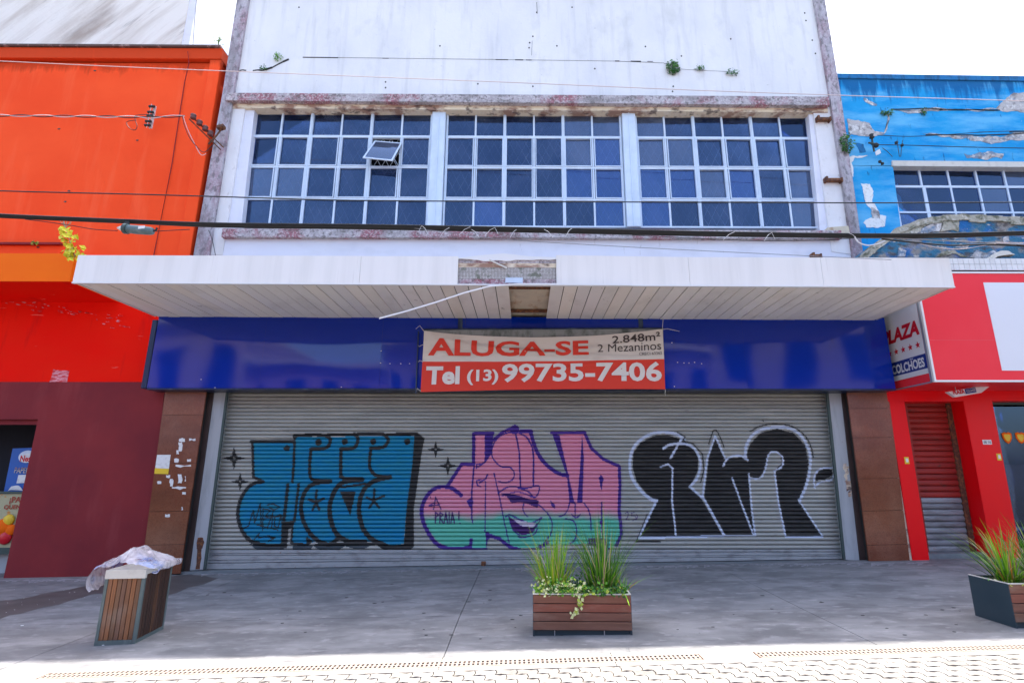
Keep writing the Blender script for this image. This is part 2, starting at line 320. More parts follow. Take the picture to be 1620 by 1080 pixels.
M['wood_dark'] = mat('dark_weathered_slat', (.085, .04, .025), .6, layers=[((.03, .018, .014), (30, 30, 2), .5, .14, 7, .7), ((.16, .07, .03), (9, 9, 1.5), .62, .06, 6, .8)], bump=((30, 30, 2), .3, .003)); rnd_wood = M['wood_dark']  # darker brown wood for the right side of the bin
M['bin_metal'] = mat('green_grey_metal', (.11, .145, .14), .5, layers=[((.2, .23, .22), (9, 9, 3), .62, .08, 5, .6)])
M['rim'] = mat('pale_rim', (.62, .60, .54), .5, layers=[((.45, .42, .38), (9, 9, 9), .6, .1, 4, .5)])
M['planter_metal'] = mat('slate_metal', (.028, .05, .065), .45, layers=[((.04, .062, .075), (2, 2, 2), .5, .2, 4)])
M['soil'] = mat('soil', (.05, .035, .022), .95, bump=(40, 1, .02))
M['concrete'] = mat('pavement_concrete', (.205, .205, .205), .75, layers=[((.125, .126, .13), (.9, 1.5, 1), .50, .12, 9, .75), ((.32, .315, .315), (1.3, 3.0, 1), .55, .10, 8, .65), ((.12, .118, .12), (2.4, 4, 1), .59, .06, 9, .6), ((.44, .43, .43), (5, 9, 1), .63, .07, 6, .4), ((.05, .045, .045), (16, 22, 16), .74, .02, 3, .8)], bump=(30, .25, .004))
M['pale_concrete'] = mat('pale_concrete', (.31, .285, .25), .8, layers=[((.38, .35, .32), (2, 3, 1), .56, .12, 7, .6)], bump=(30, .3, .004))
M['stain'] = mat('damp_concrete', (.085, .075, .07), .6, layers=[((.13, .115, .11), (2, 3, 1), .55, .12, 7, .7)], bump=(25, .3, .004))
M['threshold'] = mat('threshold_concrete', (.16, .18, .19), .8, layers=[((.25, .26, .27), (3, 20, 6), .56, .1, 6, .7)], bump=(25, .5, .006))
M['grate'] = mat('cast_grate', (.30, .25, .21), .7, layers=[((.3, .22, .18), (10, 10, 10), .6, .1, 5, .6)])
M['dark_pit'] = mat('drain_pit', (.02, .018, .016), .95)
PV = [mat('paver', c, .8, layers=[(tuple(v * .7 for v in c), (14, 14, 14), .58, .1, 5, .5)], bump=(60, .5, .004)) for c in ((.27, .25, .225), (.24, .225, .205), (.30, .28, .245), (.25, .24, .225))]
M['joint_sand'] = mat('joint_sand', (.10, .08, .06), .95)
M['leaf'] = [mat('leaf', c, .5) for c in ((.05, .18, .015), (.12, .32, .02), (.02, .08, .015), (.36, .44, .05), (.60, .62, .30))]
M['grass'] = [mat('grass_blade', c, .45) for c in ((.09, .27, .012), (.20, .42, .015), (.03, .12, .02), (.38, .44, .03), (.42, .16, .03), (.42, .34, .20))]
M['yellow_leaf'] = mat('yellow_leaf', (.75, .62, .02), .5, layers=[((.55, .6, .04), (20, 20, 20), .55, .08, 3)])
M['dry'] = mat('dry_stem', (.45, .32, .2), .8)
for m in M['leaf'] + M['grass'] + [M['yellow_leaf']]:
    m.node_tree.nodes['Principled BSDF'].inputs['Transmission Weight'].default_value = 0
def film():
    m = bpy.data.materials.new('plastic_film'); m.use_nodes = True; nt = m.node_tree; N = nt.nodes; L = nt.links
    b = N['Principled BSDF']; b.inputs['Base Color'].default_value = (.62, .60, .68, 1); b.inputs['Roughness'].default_value = .18
    geo = N.new('ShaderNodeNewGeometry'); n = N.new('ShaderNodeTexNoise'); n.inputs['Scale'].default_value = 7; n.inputs['Detail'].default_value = 6; n.inputs['Distortion'].default_value = 1.5
    L.new(geo.outputs['Position'], n.inputs['Vector'])
    mr = N.new('ShaderNodeMapRange'); mr.inputs['From Min'].default_value = .35; mr.inputs['From Max'].default_value = .65; mr.inputs['To Min'].default_value = .32; mr.inputs['To Max'].default_value = .82
    L.new(n.outputs[0], mr.inputs[0]); L.new(mr.outputs[0], b.inputs['Alpha'])
    cr = N.new('ShaderNodeMixRGB'); n3 = N.new('ShaderNodeTexNoise'); n3.inputs['Scale'].default_value = 3; L.new(geo.outputs['Position'], n3.inputs['Vector'])
    m3 = N.new('ShaderNodeMapRange'); m3.inputs['From Min'].default_value = .5; m3.inputs['From Max'].default_value = .62; L.new(n3.outputs[0], m3.inputs[0]); L.new(m3.outputs[0], cr.inputs[0])
    cr.inputs[1].default_value = (.66, .62, .66, 1); cr.inputs[2].default_value = (.30, .38, .66, 1); L.new(cr.outputs[0], b.inputs['Base Color'])
    bp = N.new('ShaderNodeBump'); bp.inputs['Strength'].default_value = .9; bp.inputs['Distance'].default_value = .02; L.new(n.outputs[0], bp.inputs['Height']); L.new(bp.outputs[0], b.inputs['Normal'])
    return m
M['film'] = film()
def mosaicmat():
    m = mat('mosaic_tiles', (.6, .58, .54), .6); nt = m.node_tree; N = nt.nodes; L = nt.links; b = N['Principled BSDF']
    geo = N.new('ShaderNodeNewGeometry'); sp = N.new('ShaderNodeSeparateXYZ'); cb = N.new('ShaderNodeCombineXYZ')
    L.new(geo.outputs['Position'], sp.inputs[0]); L.new(sp.outputs[0], cb.inputs[0]); L.new(sp.outputs[2], cb.inputs[1])
    br = N.new('ShaderNodeTexBrick'); br.offset = 0; br.inputs['Scale'].default_value = 1; br.inputs['Brick Width'].default_value = .022; br.inputs['Row Height'].default_value = .022
    br.inputs['Mortar Size'].default_value = .0026; br.inputs['Color1'].default_value = (.62, .6, .56, 1); br.inputs['Color2'].default_value = (.48, .45, .42, 1); br.inputs['Mortar'].default_value = (.06, .05, .05, 1)
    L.new(cb.outputs[0], br.inputs['Vector'])
    n = N.new('ShaderNodeTexNoise'); n.inputs['Scale'].default_value = 9; n.inputs['Detail'].default_value = 6; L.new(geo.outputs['Position'], n.inputs['Vector'])
    mr = N.new('ShaderNodeMapRange'); mr.inputs['From Min'].default_value = .56; mr.inputs['From Max'].default_value = .64; L.new(n.outputs[0], mr.inputs[0])
    mx = N.new('ShaderNodeMixRGB'); L.new(mr.outputs[0], mx.inputs[0]); L.new(br.outputs[0], mx.inputs[1]); mx.inputs[2].default_value = (.16, .17, .13, 1); L.new(mx.outputs[0], b.inputs['Base Color'])
    return m
M['mosaic'] = mosaicmat()
def rnd_tone(m, amt=.25):
    """each object sharing this material gets its own tone (object random)."""
    nt = m.node_tree; N = nt.nodes; L = nt.links; b = N['Principled BSDF']; src = b.inputs['Base Color'].links[0].from_socket
    oi = N.new('ShaderNodeObjectInfo'); mr = N.new('ShaderNodeMapRange'); mr.inputs['To Min'].default_value = 1 - amt; mr.inputs['To Max'].default_value = 1 + amt * .6
    L.new(oi.outputs['Random'], mr.inputs[0]); hv = N.new('ShaderNodeHueSaturation'); L.new(src, hv.inputs['Color']); L.new(mr.outputs[0], hv.inputs['Value']); L.new(hv.outputs[0], b.inputs['Base Color'])
for m in SOF: rnd_tone(m, .06)
for m in M['wood'] + M['plank']: rnd_tone(m, .14)
for m in PV: rnd_tone(m, .24)
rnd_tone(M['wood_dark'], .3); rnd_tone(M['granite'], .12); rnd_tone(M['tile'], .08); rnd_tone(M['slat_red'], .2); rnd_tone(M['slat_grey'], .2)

# ------------------------------------------------------------------ lettering
_tc = {}
def text_raw(s, bold):
    k = (s, bold)
    if k in _tc: return _tc[k]
    cu = bpy.data.curves.new('t', 'FONT'); cu.body = s; cu.offset = bold; cu.resolution_u = 3
    o = bpy.data.objects.new('t', cu); COL.objects.link(o)
    dg = bpy.context.evaluated_depsgraph_get(); dg.update()
    me = bpy.data.meshes.new_from_object(o.evaluated_get(dg))
    v = [tuple(a.co) for a in me.vertices]; f = [tuple(p.vertices) for p in me.polygons]
    bpy.data.objects.remove(o); bpy.data.curves.remove(cu); bpy.data.meshes.remove(me)
    x0 = min(a[0] for a in v); x1 = max(a[0] for a in v); y0 = min(a[1] for a in v); y1 = max(a[1] for a in v)
    v = [((a[0] - x0) / (x1 - x0), (a[1] - y0) / (y1 - y0)) for a in v]
    _tc[k] = (v, f); return _tc[k]
def text_on(mb, s, fn, u0, u1, v0, v1, bold=.02, cuts=0, mi=0, shear=0):
    v, f = text_raw(s, bold)
    bm = bmesh.new()
    for a in v: bm.verts.new((u0 + (a[0] + shear * a[1]) * (u1 - u0), v0 + a[1] * (v1 - v0), 0))
    bm.verts.ensure_lookup_table()
    for q in f:
        try: bm.faces.new([bm.verts[i] for i in q])
        except ValueError: pass
    if cuts:
        for i in range(1, cuts):
            for (no, co) in (((1, 0, 0), (i / cuts, 0, 0)), ((0, 1, 0), (0, i / cuts, 0))):
                if no[1] and i % 3: continue
                bmesh.ops.bisect_plane(bm, geom=bm.verts[:] + bm.edges[:] + bm.faces[:], plane_co=co, plane_no=no)
    bm.verts.index_update()
    mb.add([fn(a.co.x, a.co.y) for a in bm.verts], [tuple(a.index for a in q.verts) for q in bm.faces], mi)
    bm.free()
def quadfn(bl, br, tr, tl, off=Vector((0, 0, 0))):
    bl, br, tr, tl = map(Vector, (bl, br, tr, tl))
    return lambda u, v: (bl * (1 - u) + br * u) * (1 - v) + (tl * (1 - u) + tr * u) * v + off
def star_poly(cx, cy, ro, ri, n=5, rot=90):
    return [(cx + (ro if i % 2 == 0 else ri) * math.cos(R(rot + i * 180 / n)), cy - (ro if i % 2 == 0 else ri) * math.sin(R(rot + i * 180 / n))) for i in range(2 * n)]

# ================================================================== GROUND
def gquad(x0, x1, y0, y1, dz):
    return [(x0, y0, gz(x0) + dz), (x1, y0, gz(x1) + dz), (x1, y1, gz(x1) + dz), (x0, y1, gz(x0) + dz)]
def gprism(mb, pts, top, th, mi=0):
    mb.prism([(x, y, gz(x) + top) for x, y in pts], (0, 0, -th), mi)
mb = MB(); mb.add(gquad(-400, 400, -400, 400, -.16), [(0, 1, 2, 3)])
ground = build('ground', mb, M['joint_sand'], kind='structure')
# the curb-side strip, drain and pavers are laid along lines measured on the ground
dl0, dl1 = G(130, 1067), G(1620, 1023)           # centre line of the drain
ddir = (dl1 - dl0); ddir.z = 0; ddir.normalize(); dnor = Vector((-ddir.y, ddir.x, 0))
def DR(s, w):                                     # s metres along the drain, w metres across (positive = to the wall)
    p = dl0 + ddir * s + dnor * w; return (p.x, p.y)
pav = MB()
# pavement slabs with sawn joints
yj = G(700, 974).y
xa = G(735, 957).x; xb = G(1250, 953).x
ks = [-16, -12.2, -9.0, -4.6, xa, xb, 6.6, 9.4, 13, 18]
pavement = link('pavement', None, None, (0, 8, 0)); pavement['kind'] = 'structure'
def edgeY(X): # the wall-side edge of the drain strip
    p = dl0 + dnor * .17; t = (X - p.x) / ddir.x; return p.y + ddir.y * t
slabs_far = []
for i in range(len(ks) - 1):
    x0, x1 = ks[i] + .004, ks[i + 1] - .004
    m = MB(); gprism(m, [(x0, yj + .004), (x1, yj + .004), (x1, 14), (x0, 14)], 0, .12)
    build('paving_slab', m, M['concrete'], pavement)
    s0, s1 = x0 - .35 * (1 if x0 < 2 else -.6), x1 - .35 * (1 if x1 < 2 else -.6)
    m = MB(); gprism(m, [(x0 + .02, edgeY(x0) + .004), (x1 + .02, edgeY(x1) + .004), (x1, yj - .004), (x0, yj - .004)], 0, .12)
    build('paving_slab', m, M['concrete'], pavement)
m = MB(); gprism(m, [(-16, edgeY(-16)), (18, edgeY(18)), (18, 14), (-16, 14)], -.012, .1)
build('joint_bed', m, M['seam_dark'], pavement)
# drain: frame strips, grates with real slots, pit
drain_len = (dl1 - dl0).length
def gstrip(mb, s0, s1, w0, w1, top, th): gprism(mb, [DR(s0, w0), DR(s1, w0), DR(s1, w1), DR(s0, w1)], top, th)
def s_at(px, py): v = G(px, py) - dl0; return v.x * ddir.x + v.y * ddir.y
def w_at(px, py): v = G(px, py) - dl0; return v.x * dnor.x + v.y * dnor.y
curb = link('curb_strip', None, None, (0, 5, 0)); curb['kind'] = 'structure'
s = -12
while s < 14:
    for w0, w1 in ((.075, .165), (-.165, -.075)):
        m = MB(); gstrip(m, s + .003, s + 1.497, w0, w1, 0.002, .1); build('curb_stone', m, M['pale_concrete'], curb, bevel=.002)
    s += 1.5
ends = [(s_at(72, 1068), s_at(1108, 1040)), (s_at(1200, 1036), s_at(1620, 1024) + 2.2)]
m = MB(); gstrip(m, -12, 14, -.075, .075, -.09, .03); build('drain_pit', m, M['dark_pit'], curb)
m = MB(); gstrip(m, ends[0][1] + .02, ends[1][0] - .02, -.075, .075, .002, .08); gstrip(m, -12, ends[0][0] - .02, -.075, .075, .002, .08)
build('drain_cover', m, M['pale_concrete'], curb)
for gi, (a, b) in enumerate(ends):
    lab = ['long slotted metal drain grate in the sunlit strip, left and centre', 'slotted metal drain grate in the sunlit strip in front of the red shop'][gi]
    t = thing('drain_grate', lab, 'drain grate', ((DR(a, 0)[0] + DR(b, 0)[0]) / 2, DR((a + b) / 2, 0)[1], 0), 'slotted drain grates along the pavement edge')
    m = MB()
    for w0, w1 in ((-.072, -.052), (-.008, .008), (.052, .072)): gstrip(m, a, b, w0, w1, .004, .02)
    n = int((b - a) / .0395); st = (b - a) / n
    for i in range(n + 1):
        gstrip(m, a + i * st - .0095, a + i * st + .0095, -.052, -.008, .003, .016); gstrip(m, a + i * st - .0095, a + i * st + .0095, .008, .052, .003, .016)
    build('slotted_plate', m, M['grate'], t, kind='stuff')
    m = MB()
    for e in (a - .012, b + .004): gstrip(m, e, e + .008, -.075, .075, .003, .03)
    build('end_bar', m, M['rust'], t)
# interlocking pavers of the street
street = link('street', None, None, (0, 2, 0)); street['kind'] = 'structure'
def paver_outline(cx, cy, w, d):
    a = .014
    top = [(-w / 2, d / 2), (-w / 4, d / 2 + a), (0, d / 2), (w / 4, d / 2 - a), (w / 2, d / 2)]
    bot = [(x, y - d) for x, y in top]
    l = [(-w / 2 + a * .8, 0)]; r = [(w / 2 + a * .8, 0)]
    pts = bot + r + top[::-1] + l
    return [(cx + x * .945, cy + y * .91) for x, y in pts]
PW, PD = .172, .105
cnt = 0; far = MB()
for r_ in range(0, 60):
    w = -.172 - PD / 2 - r_ * PD
    for c in range(-62, 64):
        s = 4.6 + c * PW + (PW / 2 if r_ % 2 else 0) + r_ * .0
        X, Y = DR(s, w)
        o0 = [DR(x, y) for x, y in paver_outline(s, w, PW, PD)]
        near = (Y > 4.45 and abs(X) < 5.6)
        top = random.uniform(-.003, .001)
        if near and cnt < 300:
            m = MB(); gprism(m, o0, top, .06); build('paver', m, random.choice(PV), street, fixn=True); cnt += 1
        elif abs(X) < 9 and r_ < 40:
            gprism(far, o0, top, .02, random.randrange(4))
build('paver_field', far, PV, street, kind='stuff', fixn=False)
m = MB(); gprism(m, [DR(-14, -.17), DR(18, -.17), DR(18, -10), DR(-14, -10)], -.014, .02); build('joint_bed', m, M['joint_sand'], street)
# darker strip laid over the left of the pavement
m = MB()
poly = [(-60, 985), (0, 978), (60, 962), (120, 947), (160, 938), (260, 942), (345, 914), (300, 908), (255, 912), (215, 914), (150, 922), (90, 935), (40, 945), (0, 950), (-60, 962)]
m.prism([G(x, y, .0015) for x, y in jitter(poly, .06, 2)], (0, 0, -.004))
build('damp_stain', m, M['stain'], pavement)
for a_, b_, ya_, yb2_ in ((0, 226, 917, 913), (300, 1376, 906, 888.5), (1378, 1470, 890, 888)):
    m = MB(); rj = random.Random(int(a_) + 3); n = int((b_ - a_) / 9)
    top = [(a_ + (b_ - a_) * i / n, ya_ + (yb2_ - ya_) * i / n) for i in range(n + 1)]
    for i in range(n):
        (x0, y0), (x1, y1) = top[i], top[i + 1]; d0 = rj.uniform(.8, 6); d1 = rj.uniform(.8, 6)
        m.quad(G(x0, y0 + d0, .0018), G(x1, y1 + d0 * .6, .0018), G(x1, y1, .0018), G(x0, y0, .0018))
    build('dust_line', m, mat('pale_dust', (.36, .35, .36), .9, layers=[((.17, .17, .18), (14, 14, 14), .5, .08, 6, .8)]), pavement, kind='stuff')
# threshold in front of the shutter
th = MB(); th.prism([P(284, 906, FAC - .02), P(1376, 888, FAC - .02), P(1376, 882, FAC - .02), P(284, 899, FAC - .02)], (0, .5, 0))

# ================================================================== WHITE BUILDING
WB = thing('white_building', 'white commercial building with long band of windows above a canopy and closed graffiti shutter', 'building', (0, FAC, 0))
# body behind everything
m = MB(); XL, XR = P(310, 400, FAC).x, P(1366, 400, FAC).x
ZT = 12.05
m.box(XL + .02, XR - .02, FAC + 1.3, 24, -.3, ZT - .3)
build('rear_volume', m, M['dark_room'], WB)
# upper wall (above windows)
slab('upper_wall', [[(366, 147), (1312, 158), (1300, -26), (384, -26)]], FAC, 1.3, M['white_wall'], WB)
# terrazzo pilasters at both ends (proud of the wall)
def vstrip(name, x_top, y_top, x_bot, y_bot, w0, w1, D, th, mt, parent, **k):
    return slab(name, [[(x_bot, y_bot), (x_bot + w1, y_bot), (x_top + w0, y_top), (x_top, y_top)]], D, th, mt, parent, **k)
slab('pilaster', [[(296, 500), (306, 403), (352, 147), (379, -26), (397, -26), (372, 130), (330, 403), (318, 500)]], FAC - .07, 1.4, M['pilaster'], WB, 'left terrazzo edge pilaster')
slab('pilaster', [[(1350, 403), (1378, 500), (1366, 403), (1330, 150), (1301, -26), (1284, -26), (1310, 130)]], FAC - .07, 1.4, M['pilaster'], WB, 'right terrazzo edge pilaster')
slab('coping', [[(380, -8), (1300, -8), (1298, -30), (384, -30)]], FAC - .05, .3, M['terrazzo'], WB)
# lintel band and rotten cream underside
slab('lintel_band', [[(357, 158.5), (1313, 166.5), (1311, 153), (360, 147)]], FAC - .13, .25, M['terrazzo'], WB)
slab('lintel_soffit', [[(362, 171), (1310, 178), (1309, 166), (362, 157.5)]], FAC - .02, .3, M['cream_rot'], WB)
# wall left and right of the windows
slab('wall', [[(313, 403), (352, 403), (388, 168), (354, 168)]], FAC, 1.3, M['white_plaster'], WB, 'plaster strip left of the windows')
slab('wall', [[(1316, 398), (1354, 403), (1316, 170), (1286, 170)]], FAC, 1.3, M['white_plaster'], WB, 'flaking plaster strip right of the windows')
slab('window_jamb', [[(352.5, 372), (380, 372), (403, 170), (388.5, 168)]], FAC + .04, 1.2, M['lavender_wall'], WB)
slab('window_jamb', [[(1298, 374), (1315.5, 374), (1285.5, 172), (1278.5, 172)]], FAC + .04, 1.2, M['lavender_wall'], WB)
# sill band, wall below
slab('sill_band', [[(350, 374.5), (1332, 377), (1331, 364.5), (352, 361.5)]], FAC - .10, .3, M['terrazzo'], WB)
slab('sill_rubble', [[(1306, 369), (1346, 371), (1342, 357), (1309, 360)]], FAC - .06, .2, M['old_slab'], WB, 'broken plaster lump at the sill end')
slab('lower_wall', [[(325, 520), (1352, 520), (1352, 374), (325, 374)]], FAC + .012, 1.2, M['lavender_wall'], WB)
slab('wall_above_shutter', [[(284, 632), (1380, 630), (1376, 505), (290, 505)]], SHUT + .12, .8, M['reveal'], WB)
# window piers
def zrange(py0, py1, px, D): return P(px, py1, D).z, P(px, py0, D).z
ZW0 = (P(540, 360, WIN).z + P(845, 361, WIN).z + P(1150, 361, WIN).z) / 3
ZW1 = (P(540, 174, WIN).z + P(845, 177, WIN).z + P(1150, 179, WIN).z) / 3
def xm(a, b): return (P(*a, WIN).x + P(*b, WIN).x) / 2
wins = [(xm((399, 172), (379, 360)), xm((686, 177), (675, 358))),
        (xm((706, 176), (702, 360)), xm((983, 180), (988, 361))),
        (xm((1004, 179), (1013, 361)), xm((1278, 181), (1299, 361)))]
for i in (0, 1):
    m = MB(); a, b = wins[i][1] + .012, wins[i + 1][0] - .012
    m.box(a, b, FAC + .05, FAC + .3, ZW0 - .02, ZW1 + .04)
    build('window_pier', m, M['frame_white'], WB, bevel=.01)
    m = MB(); m.box((a + b) / 2 - .012, (a + b) / 2 + .012, FAC + .035, FAC + .052, ZW0 - .02, ZW1 + .04)
    build('window_pier_rib', m, M['frame_white'], WB)
# windows
rowf = [0, .2355, .4915, .7545, 1.0]          # fractions from the top (measured on the photo's row bars)
def zrow(py): return P(540, py, WIN).z
zr = [ZW1, (zrow(216) + P(1150, 220, WIN).z) / 2, (zrow(265) + P(1150, 267.5, WIN).z) / 2, (zrow(315) + P(1150, 318, WIN).z) / 2, ZW0]
pane_cache = {}
def pane_mesh(w, h):
    k = (round(w, 3), round(h, 3))
    if k not in pane_cache:
        mm = MB(); mm.box(-w / 2, w / 2, -.003, .003, 0, h); me = bpy.data.meshes.new('pane'); me.from_pydata(mm.v, [], mm.f)
        bm = bmesh.new(); bm.from_mesh(me); bmesh.ops.recalc_face_normals(bm, faces=bm.faces); bm.to_mesh(me); bm.free(); me.materials.append(M['glass']); pane_cache[k] = me
    return pane_cache[k]
clear = {(1, 4, 2), (1, 5, 2), (1, 5, 1), (1, 5, 3), (1, 1, 3), (2, 0, 3), (2, 1, 2), (2, 3, 2), (2, 0, 2)}
dusty = {(0, 0, 2), (2, 0, 0), (2, 0, 1), (2, 1, 1), (2, 2, 2), (2, 5, 3), (2, 5, 2), (1, 5, 0), (0, 1, 2), (1, 4, 0), (1, 4, 1)}
rw = random.Random(4)
for wi, (x0, x1) in enumerate(wins):
    lab = ['left window of the upper floor, one small sash swung open', 'middle window of the upper floor', 'right window of the upper floor'][wi]
    fr = MB(); b = .035
    fr.box(x0, x1, WIN - .03, WIN + .06, ZW1 - .045, ZW1); fr.box(x0, x1, WIN - .03, WIN + .06, ZW0, ZW0 + .035)
    fr.box(x0, x0 + b, WIN - .031, WIN + .06, ZW0 + .035, ZW1 - .045); fr.box(x1 - b, x1, WIN - .031, WIN + .06, ZW0 + .035, ZW1 - .045)
    dx = (x1 - x0) / 6
    for c in range(1, 6):
        hw = .03 if c % 2 == 0 else .018
        fr.box(x0 + c * dx - hw, x0 + c * dx + hw, WIN - (.034 if c % 2 == 0 else .022), WIN + .05, ZW0 + .035, ZW1 - .045)
        if c % 2 == 0: fr.box(x0 + c * dx - .006, x0 + c * dx + .006, WIN - .046, WIN - .035, ZW0 + .02, ZW1 - .02)
    for r_ in (1, 2, 3):
        fr.box(x0 + b, x1 - b, WIN - .027, WIN + .045, zr[r_] - (.03 if r_ == 1 else .024), zr[r_] + .024)
    # inner sash rails of the two middle rows (opening lights)
    for r_ in (1, 2):
        for c in range(6):
            cx0, cx1 = x0 + c * dx + .03, x0 + (c + 1) * dx - .03
            if (wi, c, r_) == (0, 4, 1): continue
            for a0, a1, z0, z1 in ((cx0, cx0 + .018, zr[r_ + 1] + .02, zr[r_] - .02), (cx1 - .018, cx1, zr[r_ + 1] + .02, zr[r_] - .02)):
                fr.box(a0, a1, WIN - .04, WIN + .01, z0, z1)
            fr.box(cx0, cx1, WIN - .041, WIN + .012, zr[r_ + 1] + .022, zr[r_ + 1] + .042)
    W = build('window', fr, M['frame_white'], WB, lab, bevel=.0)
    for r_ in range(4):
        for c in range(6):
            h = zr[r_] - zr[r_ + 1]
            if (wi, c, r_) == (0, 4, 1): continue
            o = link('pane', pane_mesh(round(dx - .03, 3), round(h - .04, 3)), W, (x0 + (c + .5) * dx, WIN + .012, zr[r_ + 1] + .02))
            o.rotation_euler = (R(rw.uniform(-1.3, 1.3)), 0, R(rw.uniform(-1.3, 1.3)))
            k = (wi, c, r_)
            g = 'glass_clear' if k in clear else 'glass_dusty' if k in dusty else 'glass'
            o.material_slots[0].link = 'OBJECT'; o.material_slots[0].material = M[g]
    # security lattice behind the glass
    la = MB(); yl = WIN + .11
    step = .17; hgt = ZW1 - ZW0; sl = 2.0
    n = int((x1 - x0 + hgt / sl) / step) + 2
    for i in range(-int(hgt / sl / step) - 2, n):
        for sg in (1, -1):
            xa_ = x0 + i * step if sg > 0 else x1 - i * step
            za, zb = ZW0, ZW1; xb_ = xa_ + sg * hgt / sl
            # clip to the window
            t0 = 0; t1 = 1
            for lim, s_ in ((x0 + .02, 1), (x1 - .02, -1)):
                da, db = (xa_ - lim) * s_, (xb_ - lim) * s_
                if da < 0 and db < 0: t1 = -1; break
                if da < 0: t0 = max(t0, da / (da - db))
                elif db < 0: t1 = min(t1, da / (da - db))
            if t1 - t0 < .02: continue
            la.tube([(xa_ + (xb_ - xa_) * t0, yl + .006 * sg, za + hgt * t0), (xa_ + (xb_ - xa_) * t1, yl + .006 * sg, za + hgt * t1)], .0065, 4, cap=False)
    build('security_lattice', la, M['lattice'], W, kind='stuff')
    if wi == 0:
        TL, TR, BR, BL = P(593, 224, WIN - .04), P(636, 227.5, WIN - .04), P(621, 255.5, WIN - .29), P(574, 250.7, WIN - .29)
        nn = (TR - TL).cross(BL - TL).normalized(); nn = nn if nn.y < 0 else -nn
        def sp_(u, v): return (TL * (1 - u) + TR * u) * (1 - v) + (BL * (1 - u) + BR * u) * v
        s_ = MB(); e, g = .05, .04
        for q in (((0, 0), (1, 0), (1, g), (0, g)), ((0, 1 - g), (1, 1 - g), (1, 1), (0, 1)), ((0, g), (e, g), (e, 1 - g), (0, 1 - g)), ((1 - e, g), (1, g), (1, 1 - g), (1 - e, 1 - g))):
            s_.prism([sp_(*k) for k in q], nn * .022)
        s_.tube([sp_(.97, .8), P(630, 262, WIN)], .007, 5)
        build('open_sash', s_, M['frame_white'], W)
        s_ = MB(); s_.prism([sp_(e, g) + nn * .008, sp_(1 - e, g) + nn * .008, sp_(1 - e, 1 - g) + nn * .008, sp_(e, 1 - g) + nn * .008], nn * .004)
        build('pane', s_, M['glass_dusty'], W)
# cracks, bolt holes and brackets
cr = MB()
def crack(pts, w, D=FAC):
    for a, b in zip(pts, pts[1:]):
        A, Bq = P(*a, D - .002), P(*b, D - .002); t = (Bq - A).normalized(); n_ = Vector((-t.z, 0, t.x)) * w * random.uniform(.5, 1.2)
        cr.prism([A - n_, Bq - n_, Bq + n_, A + n_], (0, -.003, 0))
crack(jitter([(372, 122), (374, 112), (384, 111), (400, 112)], .1, 2)[:10], .012)
crack([(400, 112), (408, 111), (415, 112), (421, 110), (431, 107), (440, 102), (448, 98), (457, 94)], .02)
for a, b in ((479, 535), (605, 615), (784, 804), (815, 828), (832, 841), (973, 980), (998, 1014), (1024, 1033)): crack([(a, 91 + (a - 480) * .012), (b, 91 + (b - 480) * .012)], .011)
crack([(535, 91.5), (605, 92.3), (784, 94.5), (973, 97), (1050, 100), (1070, 109), (1095, 111), (1160, 114)], .003)
for x, y in ((473, 12), (696, 73), (843, 58), (838, 68), (837, 76), (881, 73), (1021, 74), (1078, 89), (610, 130), (610, 139), (843, 137), (1065, 137), (1064, 145), (1275, 33), (1273, 21), (1290, 85), (1285, 64), (905, 12), (849, 20), (1156, 62), (941, 109), (756, 133)):
    c = P(x, y, FAC - .002); cr.prism([c + Vector((.018 * math.cos(a), 0, .018 * math.sin(a) * 1.2)) for a in [k * math.pi / 3 for k in range(6)]], (0, -.003, 0))
crack([(850, 22), (849, 4)], .004); crack([(841, 88), (842, 65)], .003)
build('crack', cr, M['seam_dark'], WB, kind='stuff')
for (x0_, x1_, y_), la_ in (((1293, 1312, 189), 'upper rusty bracket'), ((1306, 1330, 285), 'lower rusty bracket'), ((1285, 1297, 405.0), None)):
    m = MB(); a, b = P(x0_, y_, FAC - .05), P(x1_, y_ + 1, FAC - .05)
    m.boxc((a + b) / 2, ((b.x - a.x) / 2, 0, 0), (0, .05, 0), (0, 0, .025)); m.boxc(a, (.02, 0, 0), (0, .07, 0), (0, 0, .05)); m.boxc(b, (.015, 0, 0), (0, .06, 0), (0, 0, .045))
    build('wall_bracket', m, M['rust'], WB, la_)

# ------------------------------------------------------------------ canopy
zs_l = (P(118, 445, CANF).z); zs_r = P(1506, 452, CANF).z
CX0, CX1 = (P(118, 445, CANF).x + P(120, 403, CANF).x) / 2, (P(1506, 452, CANF).x + P(1506, 408, CANF).x) / 2
def zc(X): return zs_l + (zs_r - zs_l) * (X - CX0) / (CX1 - CX0)
zt_l, zt_r = P(120, 403.5, CANF).z, P(1506, 408, CANF).z
def zct(X): return zt_l + (zt_r - zt_l) * (X - CX0) / (CX1 - CX0)
CAN = MB()
CAN.prism([(CX0 + .03, CANF + .05, zc(CX0) + .07), (CX1 - .03, CANF + .05, zc(CX1) + .07), (CX1 - .03, CANF + .05, zct(CX1) - .03), (CX0 + .03, CANF + .05, zct(CX0) - .03)], (0, FAC - CANF + .3, 0))
CANO = build('canopy', CAN, M['old_slab'], WB)
gapx0, gapx1 = P(724.5, 430, CANF).x, P(880, 430, CANF).x
cuts_ = [CX0, P(335, 425, CANF).x, P(570, 425, CANF).x, gapx0, None, gapx1, P(1090, 425, CANF).x, P(1300, 425, CANF).x, CX1]
